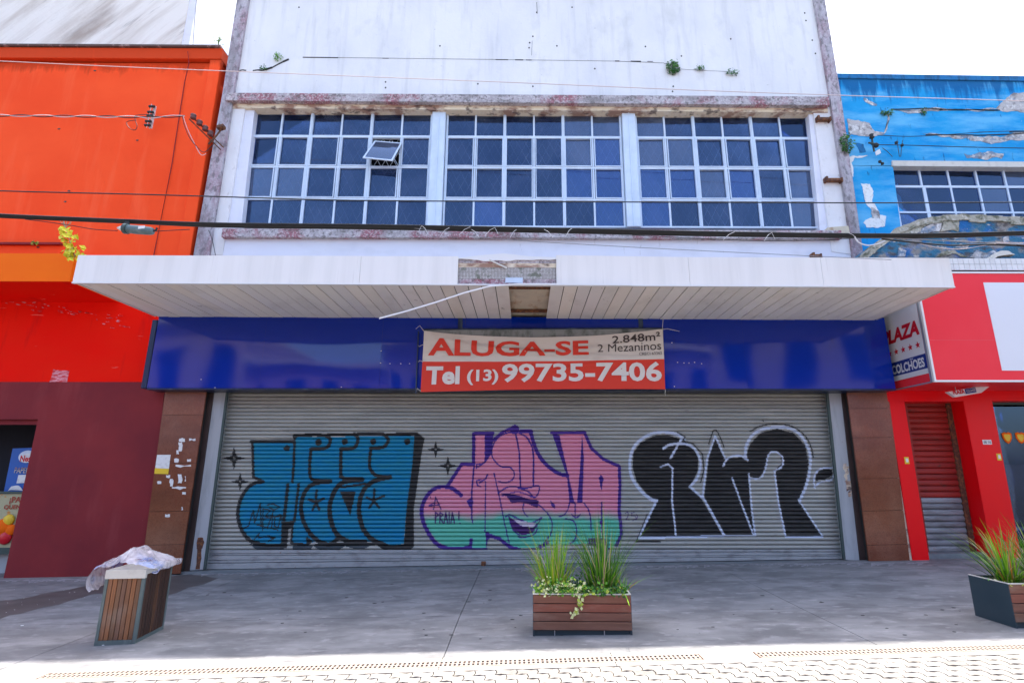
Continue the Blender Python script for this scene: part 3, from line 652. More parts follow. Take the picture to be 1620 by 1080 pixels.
for a, b in zip(cuts_, cuts_[1:]):
    if a is None or b is None: continue
    m = MB(); g = .002; dy = random.uniform(-.003, .003); lift = .025 if a == gapx1 else 0
    m.prism([(a + g, CANF + dy, zc(a) - .012), (b - g, CANF + dy, zc(b) - .012), (b - g, CANF + dy, zct(b)), (a + g, CANF + dy, zct(a) + lift)], (0, .02, 0))
    m.prism([(a + g, CANF + dy + .02, zct(a) + lift - .01), (b - g, CANF + dy + .02, zct(b) - .01), (b - g, CANF + dy + .02, zct(b)), (a + g, CANF + dy + .02, zct(a) + lift)], (0, .35, 0))
    build('fascia_panel', m, M['fascia'], CANO)
for X in (CX0, CX1 - .012):
    m = MB(); m.prism([(X, CANF + .02, zc(X) - .012), (X, SIGN - .02, zc(X) - .012), (X, SIGN - .02, zct(X)), (X, CANF + .02, zct(X))], (.012, 0, 0)); build('end_panel', m, M['fascia'], CANO)
m = MB()
m.prism([(CX0, CANF - .008, zc(CX0) - .03), (CX1, CANF - .008, zc(CX1) - .03), (CX1, CANF - .008, zc(CX1) - .012), (CX0, CANF - .008, zc(CX0) - .012)], (0, .05, 0))
build('drip_trim', m, M['trim_white'], CANO)
# exposed old mosaic where the cladding is missing
m = MB(); y_ = CANF + .034
def gq(za, zb, mi, y=y_, dx=0):
    a, b = gapx0, gapx1; H0, H1 = zct(a) - zc(a), zct(b) - zc(b)
    m.prism([(a, y, zc(a) + H0 * za), (b, y, zc(b) + H1 * za), (b, y, zc(b) + H1 * zb), (a, y, zc(a) + H0 * zb)], (0, .016, 0), mi)
gq(.0, .19, 1); gq(.19, .62, 0); gq(.62, .78, 2); gq(.78, .93, 1)
build('exposed_mosaic', m, [M['mosaic'], M['terrazzo'], M['cream_rot']], CANO)
m = MB()
m.prism([P(x, y, CANF + .012) for x, y in jitter([(724, 409.5), (750, 411), (764, 413), (800, 413), (830, 411), (880, 410), (880, 407), (724, 408)], .05, 2)], (0, .015, 0))
build('torn_edge', m, M['trim_white'], CANO)
m = MB(); m.prism([P(x, y, CANF + .018) for x, y in ((799, 447), (827, 447.5), (827, 439), (800, 439))], (0, .012, 0)); build('blue_patch', m, M['frame_white'], CANO)
m = MB(); a, b = P(774, 411, CANF - .01), P(802, 424, CANF + .0); m.boxc((a + b) / 2, (b - a) / 2, (0, .01, 0), (0, 0, .012)); build('loose_batten', m, M['rim'], CANO)
# soffit boards
nb = 63; bw = (CX1 - CX0 - .06) / nb
hole0, hole1 = P(795, 455, CANF + .1).x, P(862, 470, 8.3).x
rs = random.Random(2)
for i in range(nb):
    a = CX0 + .03 + i * bw; b = a + bw
    if (a + b) / 2 > hole0 and (a + b) / 2 < hole1: continue
    m = MB(); g = .0065; dz = rs.uniform(-.004, .004)
    m.prism([(a + g, CANF + .045, zc(a) - .008 + dz), (b - g, CANF + .045, zc(b) - .008 + dz), (b - g, CANF + .045, zc(b) + .006), (a + g, CANF + .045, zc(a) + .006)], (0, SIGN + .02 - CANF - .045, 0))
    build('soffit_board', m, M['old_slab'] if abs((a + b) / 2 - hole1 - .1) < .12 and False else rs.choice(SOF), CANO)
m = MB()
m.prism([(CX0 + .03, CANF + .045, zc(CX0) + .012), (CX1 - .03, CANF + .045, zc(CX1) + .012), (CX1 - .03, CANF + .045, zc(CX1) + .018), (CX0 + .03, CANF + .045, zc(CX0) + .018)], (0, SIGN - CANF - .03, 0))
# backing with the hole left out
m = MB()
for a, b in ((CX0 + .03, hole0 - .1), (hole1 + .1, CX1 - .03)):
    m.prism([(a, CANF + .045, zc(a) + .010), (b, CANF + .045, zc(b) + .010), (b, CANF + .045, zc(b) + .016), (a, CANF + .045, zc(a) + .016)], (0, SIGN - CANF - .03, 0))
build('soffit_backing', m, M['seam_dark'], CANO)
m = MB(); X = (hole0 + hole1) / 2
for yy in (CANF + .25, SIGN - .35): m.box(hole0 - .1, hole1 + .1, yy, yy + .05, zc(X) + .012, zc(X) + .062)
build('ceiling_batten', m, M['rust'], CANO)
# fallen strip of trim
t = MB(); pts = [P(600, 503.5, CANF - .05), P(640, 493, CANF - .05), P(690, 478, CANF - .05), P(735, 463, CANF - .05), P(775, 452.5, CANF - .05), P(820, 449.3, CANF - .05), P(880, 449.5, CANF - .05), P(1000, 450.5, CANF - .04)]
for a, b in zip(pts, pts[1:]): t.boxc((a + b) / 2, (b - a) / 2, (0, .006, 0), (0, 0, .011))
tag(build('loose_trim_strip', t, M['trim_white']), 'long white trim strip hanging loose below the middle of the canopy edge', 'trim strip')

# ------------------------------------------------------------------ granite pillars, guides
def lerp2(a, b, t): return (a[0] + (b[0] - a[0]) * t, a[1] + (b[1] - a[1]) * t)
def pillar(tl, tr, bl, br, joints, lab, reveal):
    t = MB(); t.prism([P(*q, FAC + .03) for q in (bl, br, tr, tl)], (0, .35, 0))
    pl = build('granite_pillar', t, M['seam_dark'], WB, lab)
    ys = [tl[1]] + joints + [bl[1]]
    for a, b in zip(ys, ys[1:]):
        ta, tb = (a - tl[1]) / (bl[1] - tl[1]), (b - tl[1]) / (bl[1] - tl[1])
        A, Bq, Cq, Dq = P(*lerp2(tl, bl, tb), FAC), P(*lerp2(tr, br, tb), FAC), P(*lerp2(tr, br, ta), FAC), P(*lerp2(tl, bl, ta), FAC)
        g = Vector((0, 0, .003)); m = MB(); m.prism([A + g, Bq + g, Cq - g, Dq - g], (0, .03, 0)); build('granite_slab', m, M['granite'], pl)
    return pl
gl_z = -.15
LP_ = pillar((262, 614), (327, 614), (222.5, 909), (284.5, 907), [656, 733, 809, 862], 'left pillar with pasted notice and scraped tape', None)
RP_ = pillar((1339, 612), (1404, 612), (1376, 892), (1440, 890), [646, 692, 757, 808, 862], 'right pillar beside the red shop', None)
# reveals (dark returns) between pillar and guide
slab('reveal', [[(284.5, 906), (299, 903), (339, 614), (327, 614)]], FAC + .12, .3, M['reveal'], WB)
slab('reveal', [[(1361, 888), (1376, 889), (1339, 612), (1330, 612)]], FAC + .12, .3, M['reveal'], WB)
# left notice, tape residue
m = MB(); q = [P(x, y, FAC - .003) for x, y in ((244, 749), (266, 749.5), (270, 719), (248.5, 719))]; m.prism(q, (0, .002, 0)); build('pasted_notice', m, M['paper'], LP_)
m = MB(); q = [P(x, y, FAC - .005) for x, y in ((244, 749), (266, 749.5), (267.2, 741), (245.2, 740))]; m.prism(q, (0, .002, 0)); build('notice_band', m, M['yellow'], LP_)
m = MB(); rr = random.Random(3)
for (x, y, w, h) in ((288, 696, 9, 5), (304, 695, 10, 4), (285, 706, 5, 14), (279, 728, 7, 5), (299, 728, 6, 4), (290, 736, 24, 3), (284, 757, 6, 14), (271, 763, 4, 12), (283, 771, 22, 2), (266, 753, 6, 4), (252, 763, 6, 4), (291, 780, 6, 4), (265, 815, 8, 4), (288, 804, 2, 5), (293, 757, 2, 8), (281, 715, 4, 6)):
    pl = jitter([(x - w / 2, y + h / 2), (x + w / 2, y + h / 2), (x + w / 2, y - h / 2), (x - w / 2, y - h / 2)], .16, 2, rr); m.prism([P(a, b, FAC - .003) for a, b in pl], (0, .002, 0))
build('tape_residue', m, M['paper'], LP_, kind='stuff')
# steel side guides
zg0 = gz(-6) ; 
def guide(xs, lab):
    m = MB(); m.prism([P(*q, FAC + .14) for q in xs], (0, .22, 0)); g = build('shutter_guide', m, M['grey_paint'], WB, lab, bevel=.006)
    return g
guide([(299, 902), (322, 901), (359, 614), (339, 614)], 'left steel guide with rust drip')
guide([(1337, 885), (1361, 886), (1330, 612), (1309, 612)], 'right steel guide with chipped paint')
slab('guide_lip', [[(321, 901), (325, 900), (361.5, 614), (358, 614)]], FAC + .12, .03, M['guide_dark'], WB)
slab('guide_lip', [[(1334, 884), (1338, 884), (1310, 612), (1306, 612)]], FAC + .12, .03, M['guide_dark'], WB)
m = MB(); m.prism([P(x, y, FAC + .135) for x, y in jitter([(311, 868), (320, 867), (323, 858), (321, 850), (313, 850), (311, 858)], .08, 2)], (0, .01, 0)); m.prism([P(x, y, FAC + .137) for x, y in jitter([(309, 900), (316, 900), (319, 866), (312, 866)], .05, 2)], (0, .004, 0)); build('rust_patch', m, M['rust'], WB)
m = MB()
for x, y, a in ((1340, 744, 7), (1338, 756, 6), (1343, 768, 9), (1336, 737, 5), (1345, 781, 5)): m.prism([P(u, v, FAC + .138) for u, v in jitter([(x - a * .4, y + a), (x + a * .4, y + a * .8), (x + a * .5, y - a), (x - a * .4, y - a)], .2, 2)], (0, .003, 0))
build('paint_chip', m, [M['cream_rot']], WB, kind='stuff')
# threshold
X0, X1 = P(284, 900, FAC).x, P(1376, 885, FAC).x
zb_l, zb_r = P(322, 901, SHUT).z, P(1338, 884, SHUT).z
m = MB(); m.prism([(X0, FAC + .06, -.3), (X1, FAC + .06, -.3), (X1, FAC + .06, zb_r + .0), (X0, FAC + .06, zb_l + .0)], (0, .5, 0))
build('threshold', m, M['threshold'], WB)

# ------------------------------------------------------------------ roller shutter with graffiti
SX0t, SX1t = P(359, 617, SHUT).x, P(1309, 617, SHUT).x
SX0, SX1 = min(SX0t, P(323, 900, SHUT).x) - .03, max(SX1t, P(1338, 885, SHUT).x) + .03
ZS1 = P(836, 608, SHUT).z + .05
ZS0 = P(836, 869, SHUT).z
NS = 42; PITCHZ = (ZS1 - ZS0) / NS
PROF = [(0, .024), (.12, .004), (.26, -.010), (.48, -.017), (.74, -.012), (.92, .000)]
levels = []
for i in range(NS):
    for t_, y_ in PROF: levels.append((ZS0 + (i + t_) * PITCHZ, y_))
levels.append((ZS1, .024))
def zsh(X, z):  # the whole shutter follows the slight climb of the threshold
    return z
m = MB(); vs = []
NX = 40; rsx = random.Random(11)
wob = [[rsx.uniform(-.0008, .0008) for _ in range(NS + 1)] for _ in range(NX + 1)]
def wobble(X, li):
    u = (X - SX0) / (SX1 - SX0) * NX; i = max(0, min(NX - 1, int(u))); f = u - i; s_ = min(NS, li // 6)
    return wob[i][s_] * (1 - f) + wob[i + 1][s_] * f
for li, (z, y_) in enumerate(levels):
    for k in range(NX + 1):
        X = SX0 + (SX1 - SX0) * k / NX; vs.append((X, SHUT + y_ + wobble(X, li), z))
fs = []
for li in range(len(levels) - 1):
    for k in range(NX): fs.append((li * (NX + 1) + k, li * (NX + 1) + k + 1, (li + 1) * (NX + 1) + k + 1, (li + 1) * (NX + 1) + k))
m.add(vs, fs)
m.box(SX0, SX1, SHUT + .03, SHUT + .05, ZS0, ZS1)
SHO = build('roller_shutter', m, M['shutter'], WB, 'wide grey corrugated shutter with three graffiti pieces', smooth=False, fixn=False)
m = MB()
prof2 = [(0, -.012), (.02, -.016), (.11, -.016), (.125, .01), (.14, -.01), (.20, -.012), (.215, .012), (.235, -.006), (1, 0)]
zz = ZS0
def barstrip(f0, f1, y):   # fractions of the base zone, follows the sloped bottom
    za0, za1 = zb_l + .01, zb_r + .01
    m.prism([(SX0, SHUT + y, za0 + (zz - za0) * f0), (SX1, SHUT + y, za1 + (zz - za1) * f0), (SX1, SHUT + y, za1 + (zz - za1) * f1), (SX0, SHUT + y, za0 + (zz - za0) * f1)], (0, .03, 0))
for f0, f1, y in ((.0, .30, -.02), (.33, .46, -.008), (.48, .70, -.016), (.72, .80, -.004), (.82, 1.0, -.014)): barstrip(f0, f1, y)
build('bottom_bar', m, M['shutter_base'], WB, bevel=.004)
for px in (765,):
    a = P(px, 893, SHUT - .03); m = MB(); m.box(a.x - .04, a.x + .04, SHUT - .06, SHUT - .022, a.z - .05, a.z + .06); m.box(a.x - .015, a.x + .015, SHUT - .08, SHUT - .06, a.z - .02, a.z + .03); build('shutter_lock', m, M['rust'], WB, bevel=.006)

def to_m(pts, sc, ox, oy): return [((lambda v: (v.x, v.z))(P(ox + x / sc, oy + y / sc, SHUT))) for x, y in pts]
def poly_iv(poly, z):
    xs = []
    for i in range(len(poly)):
        (x0, z0), (x1, z1) = poly[i], poly[(i + 1) % len(poly)]
        if (z0 <= z) != (z1 <= z): xs.append(x0 + (x1 - x0) * (z - z0) / (z1 - z0))
    xs.sort(); return [(xs[i], xs[i + 1]) for i in range(0, len(xs) - 1, 2)]
def cap_iv(a, b, r, z):
    """interval of the horizontal line z inside the capsule a-b with radius r"""
    out = []
    for c in (a, b):
        d = z - c[1]
        if abs(d) < r: w = math.sqrt(r * r - d * d); out.append((c[0] - w, c[0] + w))
    L = math.hypot(b[0] - a[0], b[1] - a[1])
    if L > 1e-6:
        nx, nz = -(b[1] - a[1]) / L * r, (b[0] - a[0]) / L * r
        out += poly_iv([(a[0] + nx, a[1] + nz), (b[0] + nx, b[1] + nz), (b[0] - nx, b[1] - nz), (a[0] - nx, a[1] - nz)], z)
    return [(min(o[0] for o in out), max(o[1] for o in out))] if out else []
def merge(iv):
    iv = sorted(iv); out = []
    for a, b in iv:
        if out and a <= out[-1][1]: out[-1] = (out[-1][0], max(out[-1][1], b))
        else: out.append((a, b))
    return out
def drape(name, polys, strokes, mt, off, label=None, ragged=.006, kind=None):
    """paint lying on the corrugated slats: polygons and strokes (x,z metres)."""
    m = MB(); rg = random.Random(len(polys) * 31 + len(strokes))
    allz = [p[1] for q in polys for p in q] + [p[1] for q, _ in strokes for p in q]
    mn, mx_ = min(allz) - .1, max(allz) + .1
    segs = [(q[i], q[i + 1], r) for q, r in strokes for i in range(len(q) - 1)] + [(q[0], q[0], r) for q, r in strokes if len(q) == 1]
    lv = []
    for li in range(len(levels) - 1):
        (z0, y0), (z1, y1) = levels[li], levels[li + 1]
        if z1 < mn or z0 > mx_: continue
        lv.append((li, z0, y0, z1, y1))
    for li, z0, y0, z1, y1 in lv:
        z = (z0 + z1) / 2; iv = []
        for q in polys: iv += poly_iv(q, z)
        for a, b, r in segs: iv += cap_iv(a, b, r, z)
        for a, b in merge(iv):
            a += rg.uniform(-ragged, ragged); b += rg.uniform(-ragged, ragged)
            if b - a < .004: continue
            n = max(1, int((b - a) / .25))
            for k in range(n):
                xa_, xb_ = a + (b - a) * k / n, a + (b - a) * (k + 1) / n
                m.quad((xa_, SHUT + y0 + wobble(xa_, li) - off, z0), (xb_, SHUT + y0 + wobble(xb_, li) - off, z0), (xb_, SHUT + y1 + wobble(xb_, li + 1) - off, z1), (xa_, SHUT + y1 + wobble(xa_, li + 1) - off, z1))
    return build(name, m, mt, SHO, label, 'stuff' if name in ('graffiti_tag', 'graffiti_outline') else None, fixn=False)
def curve(pts, n=5):
    """smooth a polyline (Catmull-Rom)"""
    if len(pts) < 3: return pts
    q = [pts[0]] + list(pts) + [pts[-1]]; out = []
    for i in range(1, len(q) - 2):
        for k in range(n):
            t = k / n; a, b, c, d = q[i - 1], q[i], q[i + 1], q[i + 2]
            out.append(tuple(.5 * ((2 * b[j]) + (-a[j] + c[j]) * t + (2 * a[j] - 5 * b[j] + 4 * c[j] - d[j]) * t * t + (-a[j] + 3 * b[j] - 3 * c[j] + d[j]) * t ** 3) for j in (0, 1)))
    out.append(pts[-1]); return out
MPP = 1 / 87.0                                    # metres on the shutter per photo pixel
class Art:
    def __init__(s, sc, ox, oy): s.sc, s.ox, s.oy = sc, ox, oy
    def p(s, pts, sm=False): return to_m(curve(pts) if sm else pts, s.sc, s.ox, s.oy)
    def st(s, pts, w, sm=False): return (s.p(pts, sm), w / 2 / s.sc * MPP)
A1 = Art(4.765, 340, 670)
fill = [(290, 145), (590, 145), (602, 100), (1510, 92), (1492, 300), (1440, 700), (1425, 902), (1340, 915), (1210, 890), (1120, 885), (1040, 892), (920, 872), (860, 905), (770, 885), (692, 902), (580, 895), (600, 740), (520, 740), (500, 905), (400, 905), (290, 880), (210, 800), (180, 700), (190, 600), (230, 500), (290, 450), (350, 432), (300, 400), (290, 300)]
drape('graffiti_fill', [A1.p(fill)], [], M['p_blue'], .0015, 'bright blue paint inside the left block letters')
pol = [[(505, 733), (602, 730), (592, 785), (556, 788), (546, 935), (498, 940)],
       [(1505, 85), (1530, 70), (1582, 110), (1562, 200), (1500, 640), (1502, 920), (1462, 965), (1380, 975), (1290, 957), (1200, 900), (1340, 915), (1425, 905), (1450, 600), (1490, 300)],
       [(945, 512), (1062, 508), (1022, 695)], [(690, 850), (745, 880), (705, 915), (690, 905)]]
stk = [([(275, 135), (600, 135)], 24, 0), ([(285, 130), (292, 400), (365, 436)], 20, 0), ([(365, 436), (290, 452), (228, 510), (187, 600), (176, 700), (205, 800), (270, 880), (380, 912), (505, 912)], 26, 1),
       ([(603, 90), (597, 300), (586, 440)], 20, 0), ([(600, 92), (760, 82), (850, 92)], 26, 0), ([(850, 92), (872, 120), (860, 165), (820, 186), (725, 192)], 26, 1), ([(728, 190), (716, 300), (722, 400), (765, 426), (872, 432)], 24, 1),
       ([(855, 84), (1058, 80)], 26, 0), ([(1058, 80), (1080, 115), (1062, 170), (1030, 186), (950, 192)], 26, 1), ([(952, 190), (950, 400), (990, 415), (1112, 415)], 26, 0),
       ([(1080, 76), (1265, 74)], 26, 0), ([(1265, 74), (1306, 115), (1290, 162), (1260, 178), (1175, 185)], 26, 1), ([(1178, 184), (1168, 320), (1215, 388), (1322, 402)], 24, 1), ([(1300, 80), (1525, 78)], 24, 0),
       ([(552, 460), (522, 735)], 24, 0), ([(634, 455), (600, 735)], 20, 0), ([(590, 740), (578, 898), (700, 910)], 16, 0),
       ([(872, 434), (745, 452), (682, 512), (652, 610), (662, 710), (705, 805), (772, 875), (862, 908), (930, 862)], 30, 1),
       ([(1112, 420), (960, 445), (892, 532), (866, 640), (882, 752), (932, 842), (1020, 888), (1130, 885)], 34, 1),
       ([(1320, 402), (1200, 432), (1122, 502), (1088, 620), (1108, 762), (1176, 862), (1290, 918)], 34, 1),
       ([(955, 478), (1135, 452)], 16, 0), ([(768, 500), (762, 600), (738, 648)], 18, 0), ([(708, 568), (762, 592), (822, 562)], 18, 0), ([(762, 592), (788, 645)], 18, 0),
       ([(1205, 492), (1198, 585), (1165, 632)], 18, 0), ([(1148, 556), (1198, 578), (1276, 542)], 18, 0), ([(1198, 578), (1238, 630)], 18, 0),
       ([(545, 185)], 46, 0), ([(782, 140)], 50, 0), ([(980, 135)], 46, 0), ([(1195, 135)], 46, 0), ([(1450, 135)], 46, 0), ([(765, 910), (1200, 905)], 20, 0)]
drape('graffiti_outline', [A1.p(q) for q in pol], [A1.st(*q) for q in stk], M['p_black'], .003, 'black outlines of the left blue letters')
shd = [[(265, 905), (330, 960), (420, 975), (500, 965), (548, 915), (400, 912)], [(590, 912), (740, 918), (715, 972), (590, 955)], [(735, 912), (800, 955), (870, 970), (930, 955), (978, 922), (860, 905)], [(980, 920), (1060, 942), (1130, 940), (1195, 905), (1020, 888)]]
for q in shd: drape('graffiti_drop_shadow', [A1.p(q)], [], M['p_faded'], .0022)
def sparkle(cx, cy, a, b): return [(cx, cy - a), (cx + b, cy - b), (cx + a, cy), (cx + b, cy + b), (cx, cy + a), (cx - b, cy + b), (cx - a, cy), (cx - b, cy - b)]
A0 = Art(4.765, 340, 670); A2 = Art(4.765, 660, 660)
def hollow(cx, cy, a, b, rot=0):
    o = sparkle(cx, cy, a, b); return o
sp = []
for AA, cx, cy, a in ((A0, 146, 260, 88), (A0, 192, 436, 72), (A2, 140, 242, 66), (A2, 232, 365, 76)):
    o = hollow(cx, cy, a, a * .2); k = [(cx, cy - a * .13), (cx - a * .13, cy), (cx, cy + a * .13), (cx + a * .13, cy)]
    sp.append((AA, o, k))
for i, (AA, o, k) in enumerate(sp):
    c = AA.p(o); kk = AA.p(k)
    # even-odd: join outer and inner through poly list handled as one path
    path = c + [c[0]] + kk + [kk[0]]
    drape('graffiti_sparkle', [path], [], M['p_black'], .002, ragged=.003)
tg = [([(200, 795), (255, 770), (292, 650), (303, 745), (345, 598), (352, 772)], 9), ([(365, 640), (362, 800)], 8), ([(365, 640), (420, 650), (380, 700), (430, 690), (395, 790)], 8), ([(440, 650), (430, 790)], 8), ([(400, 610), (440, 602), (490, 625), (450, 650), (410, 630)], 8), ([(455, 700), (500, 680), (480, 780), (450, 770), (455, 700)], 8), ([(300, 870), (335, 825), (330, 860), (370, 850), (455, 858), (400, 885)], 8), ([(400, 840), (455, 858)], 8), ([(330, 720), (520, 690)], 7), ([(320, 760), (480, 800)], 7), ([(500, 690), (515, 790)], 7)]
drape('graffiti_tag', [], [A1.st(q, w) for q, w in tg], M['p_black'], .0045, 'scribbled black tag inside the left blue letter', ragged=.002)
# --- pink and green piece
sil = [(425, 125), (515, 125), (515, 330), (560, 250), (575, 180), (640, 115), (735, 80), (800, 110), (850, 115), (880, 230), (960, 350), (1060, 420), (1130, 440), (1070, 130), (1260, 118), (1310, 235), (1400, 312), (1520, 364), (1530, 500), (1530, 900), (1500, 960), (1440, 985), (1350, 960), (1280, 945), (1150, 960), (1000, 965), (880, 985), (700, 972), (620, 905), (545, 880), (520, 985), (400, 985), (400, 960), (330, 985), (240, 980), (150, 930), (80, 830), (40, 700), (55, 600), (130, 535), (235, 515), (345, 350), (418, 355)]
drape('graffiti_fill', [A2.p(sil)], [], M['p_pink'], .0015, 'paint fading from pink to green in the middle piece')
pp = [[(1010, 105), (1072, 135), (1188, 650), (1150, 640), (1128, 440)], [(1243, 130), (1256, 300), (1245, 642), (1205, 642), (1222, 450)], [(510, 128), (575, 128), (562, 250), (508, 335)], [(370, 630), (410, 600), (427, 640), (405, 690)], [(1368, 452), (1385, 432), (1405, 455), (1390, 550), (1380, 520)], [(1003, 622), (1040, 660), (1038, 692), (1012, 665)], [(1372, 790), (1390, 765), (1408, 790), (1390, 825)], [(515, 855), (540, 862), (560, 900), (535, 920), (520, 990)]]
ps = [([(425, 355), (427, 122), (572, 118)], 26, 0), ([(418, 355), (338, 350), (232, 512)], 26, 0), ([(332, 585), (255, 530), (160, 524), (82, 580), (36, 680), (46, 780), (92, 880), (160, 960), (270, 992), (400, 978)], 28, 1),
      ([(430, 355), (412, 560), (412, 770)], 12, 0), ([(418, 770), (420, 800)], 8, 0), ([(407, 920), (400, 990), (520, 992)], 24, 0), ([(525, 880), (620, 912), (700, 975), (800, 1002), (900, 990), (985, 942)], 24, 0), ([(516, 480), (512, 860)], 8, 0),
      ([(580, 420), (620, 600), (660, 800), (700, 972)], 9, 0), ([(562, 240), (592, 172), (650, 126), (735, 110), (812, 140), (852, 192), (876, 282), (875, 512)], 12, 1), ([(735, 92)], 72, 0), ([(740, 112), (770, 262), (778, 522)], 12, 0),
      ([(562, 200), (568, 300), (630, 368), (700, 375), (732, 422), (715, 470), (660, 492), (610, 480)], 10, 1), ([(460, 372), (512, 335), (562, 262)], 12, 0), ([(448, 385), (450, 355), (475, 350)], 10, 0), ([(478, 468), (450, 480), (455, 510), (480, 520)], 10, 1), ([(470, 492), (515, 462), (530, 432)], 12, 0),
      ([(855, 112), (900, 252), (970, 352), (1060, 418), (1132, 438)], 28, 1), ([(572, 172), (640, 112), (702, 85)], 20, 0), ([(780, 106), (862, 106)], 26, 0), ([(1012, 116), (1265, 114)], 24, 0), ([(1262, 114), (1312, 232), (1400, 312), (1522, 368), (1528, 500), (1522, 700), (1540, 880), (1500, 962)], 24, 0),
      ([(1132, 440), (1150, 620), (1120, 720), (1068, 747)], 9, 1), ([(620, 562), (700, 520), (820, 532), (915, 514), (912, 570), (880, 602), (840, 560), (760, 530)], 10, 1), ([(805, 640), (798, 700), (832, 748)], 9, 1), ([(668, 748), (700, 733), (780, 772), (862, 792), (942, 752)], 10, 1),
      ([(915, 655), (980, 720), (1016, 790), (1010, 870), (955, 945)], 9, 1), ([(1118, 762), (1180, 782), (1202, 850), (1188, 920), (1150, 950)], 9, 1), ([(1190, 640), (1190, 745)], 9, 0), ([(1165, 730), (1195, 756), (1228, 732)], 9, 1), ([(1258, 645), (1300, 720), (1312, 850)], 9, 1), ([(1390, 640), (1390, 860), (1412, 930), (1442, 985)], 11, 0),
      ([(760, 895), (800, 905), (880, 880), (905, 840)], 9, 1), ([(690, 745), (720, 840), (770, 885)], 9, 1), ([(640, 590), (760, 560), (870, 600)], 8, 1), ([(90, 665), (128, 640)], 8, 0)]
drape('graffiti_outline', [A2.p(q) for q in pp], [A2.st(*q) for q in ps], M['p_purple'], .003, 'purple outlines of the middle piece')
dk = [[(620, 566), (700, 572), (780, 592), (850, 618), (917, 622), (908, 682), (850, 655), (785, 636), (712, 646), (680, 600)], [(690, 742), (760, 790), (870, 832), (940, 757), (872, 868), (792, 888), (720, 842)], [(1290, 908), (1400, 908), (1440, 958), (1360, 982), (1290, 950)]]
for q, l_ in zip(dk, ('dark sunglasses of the painted face', 'open mouth of the painted face', None)): drape('graffiti_shade', [A2.p(q)], [], M['p_dpurple'], .0036, l_)
drape('graffiti_teeth', [A2.p([(712, 757), (790, 780), (902, 795), (872, 828), (782, 815)])], [], M['p_teeth'], .0045)
def letters(strk, w): return [A2.st(q, w) for q in strk]
pr = [[(125, 690), (140, 600)], [(140, 600), (180, 690)], [(95, 665), (170, 655)],
      [(138, 795), (138, 715)], [(138, 715), (162, 730), (138, 755)], [(172, 795), (172, 715)], [(172, 715), (196, 730), (172, 755), (198, 795)], [(204, 795), (216, 715), (230, 795)], [(206, 768), (228, 768)], [(242, 795), (242, 715)], [(255, 795), (266, 715), (282, 795)], [(256, 768), (280, 768)], [(315, 770), (315, 708)], [(322, 795), (324, 798)], [(100, 600), (102, 604)]]
drape('graffiti_tag', [], letters(pr, 9), M['p_dpurple'], .0045, 'small handwritten tag in the middle piece', ragged=.002)
A3 = Art(4.5, 980, 660)
drape('graffiti_tag', [], [A3.st(q, w) for q, w in (([(40, 680), (60, 672), (62, 700), (45, 725), (70, 728)], 5), ([(85, 680), (105, 675)], 5), ([(88, 680), (86, 700), (112, 700), (118, 720), (95, 732)], 5), ([(120, 690), (130, 700), (118, 728)], 5))], M['p_dpurple'], .002, 'tiny number scrawl between the middle and right pieces', ragged=.001)
# --- black and white piece
fa = [(268, 592), (200, 552), (120, 452), (92, 350), (98, 250), (150, 180), (240, 132), (340, 125), (430, 150), (520, 205), (562, 290), (556, 385), (500, 490), (590, 590), (738, 842), (145, 852)]
fb = [(600, 580), (640, 250), (680, 145), (745, 290), (780, 288), (870, 282), (912, 318), (905, 260), (925, 195), (1000, 112), (1120, 80), (1240, 112), (1322, 200), (1346, 330), (1322, 480), (1272, 592), (1435, 838), (1182, 842), (1130, 600), (1105, 380), (1155, 320), (1142, 262), (1100, 242), (1055, 270), (1032, 380), (990, 432), (922, 422), (940, 640), (962, 832), (740, 838)]
fc = [(1392, 450), (1400, 398), (1450, 362), (1512, 372), (1512, 410), (1460, 442)]
drape('graffiti_fill', [A3.p(fa), A3.p(fb), A3.p(fc)], [], M['p_black'], .0015, 'black paint of the right graffiti piece')
ws = [([(460, 155), (400, 118), (300, 105), (200, 128), (110, 200), (75, 300), (85, 420), (150, 520), (222, 580), (264, 592)], 22, 1), ([(262, 594), (135, 856), (742, 842)], 16, 0), ([(442, 150), (362, 290)], 15, 0), ([(312, 220), (360, 195), (450, 186), (532, 222), (576, 322), (552, 430), (500, 492)], 18, 1), ([(502, 494), (602, 582), (742, 835)], 17, 0),
      ([(292, 352), (345, 332), (376, 362), (374, 600), (402, 850)], 13, 0), ([(590, 572), (622, 300), (680, 130), (752, 292)], 14, 0), ([(738, 345), (772, 290), (850, 270), (912, 302)], 14, 1), ([(896, 295), (902, 200), (962, 112), (1072, 72), (1202, 76), (1292, 132), (1352, 250), (1352, 380), (1322, 500), (1278, 592)], 20, 1),
      ([(1278, 594), (1446, 848), (1182, 852), (1130, 600), (1102, 382)], 13, 0), ([(1102, 382), (1156, 345), (1158, 282), (1105, 244), (1060, 266), (1036, 370), (1000, 430), (925, 432)], 13, 1), ([(920, 402), (940, 650), (966, 842), (742, 842)], 13, 0), ([(800, 430), (862, 600), (952, 832)], 13, 0), ([(1388, 500), (1386, 420), (1430, 366), (1522, 360)], 12, 1), ([(1392, 488), (1432, 460), (1505, 445), (1520, 415)], 11, 1)]
drape('graffiti_outline', [], [A3.st(*q) for q in ws], M['p_white'], .003, 'pale bluish white outlines of the right piece')
ks_ = [([(410, 105), (466, 136), (452, 165), (520, 185), (590, 262), (600, 372), (576, 462)], 8, 0), ([(635, 190), (660, 110), (682, 88), (710, 130), (745, 216)], 8, 1), ([(930, 100), (1000, 62), (1110, 46), (1230, 66), (1320, 132), (1366, 222), (1376, 282)], 8, 1), ([(120, 882), (290, 884)], 8, 0), ([(120, 880), (195, 690)], 6, 0), ([(1015, 22), (1022, 24)], 9, 0)]
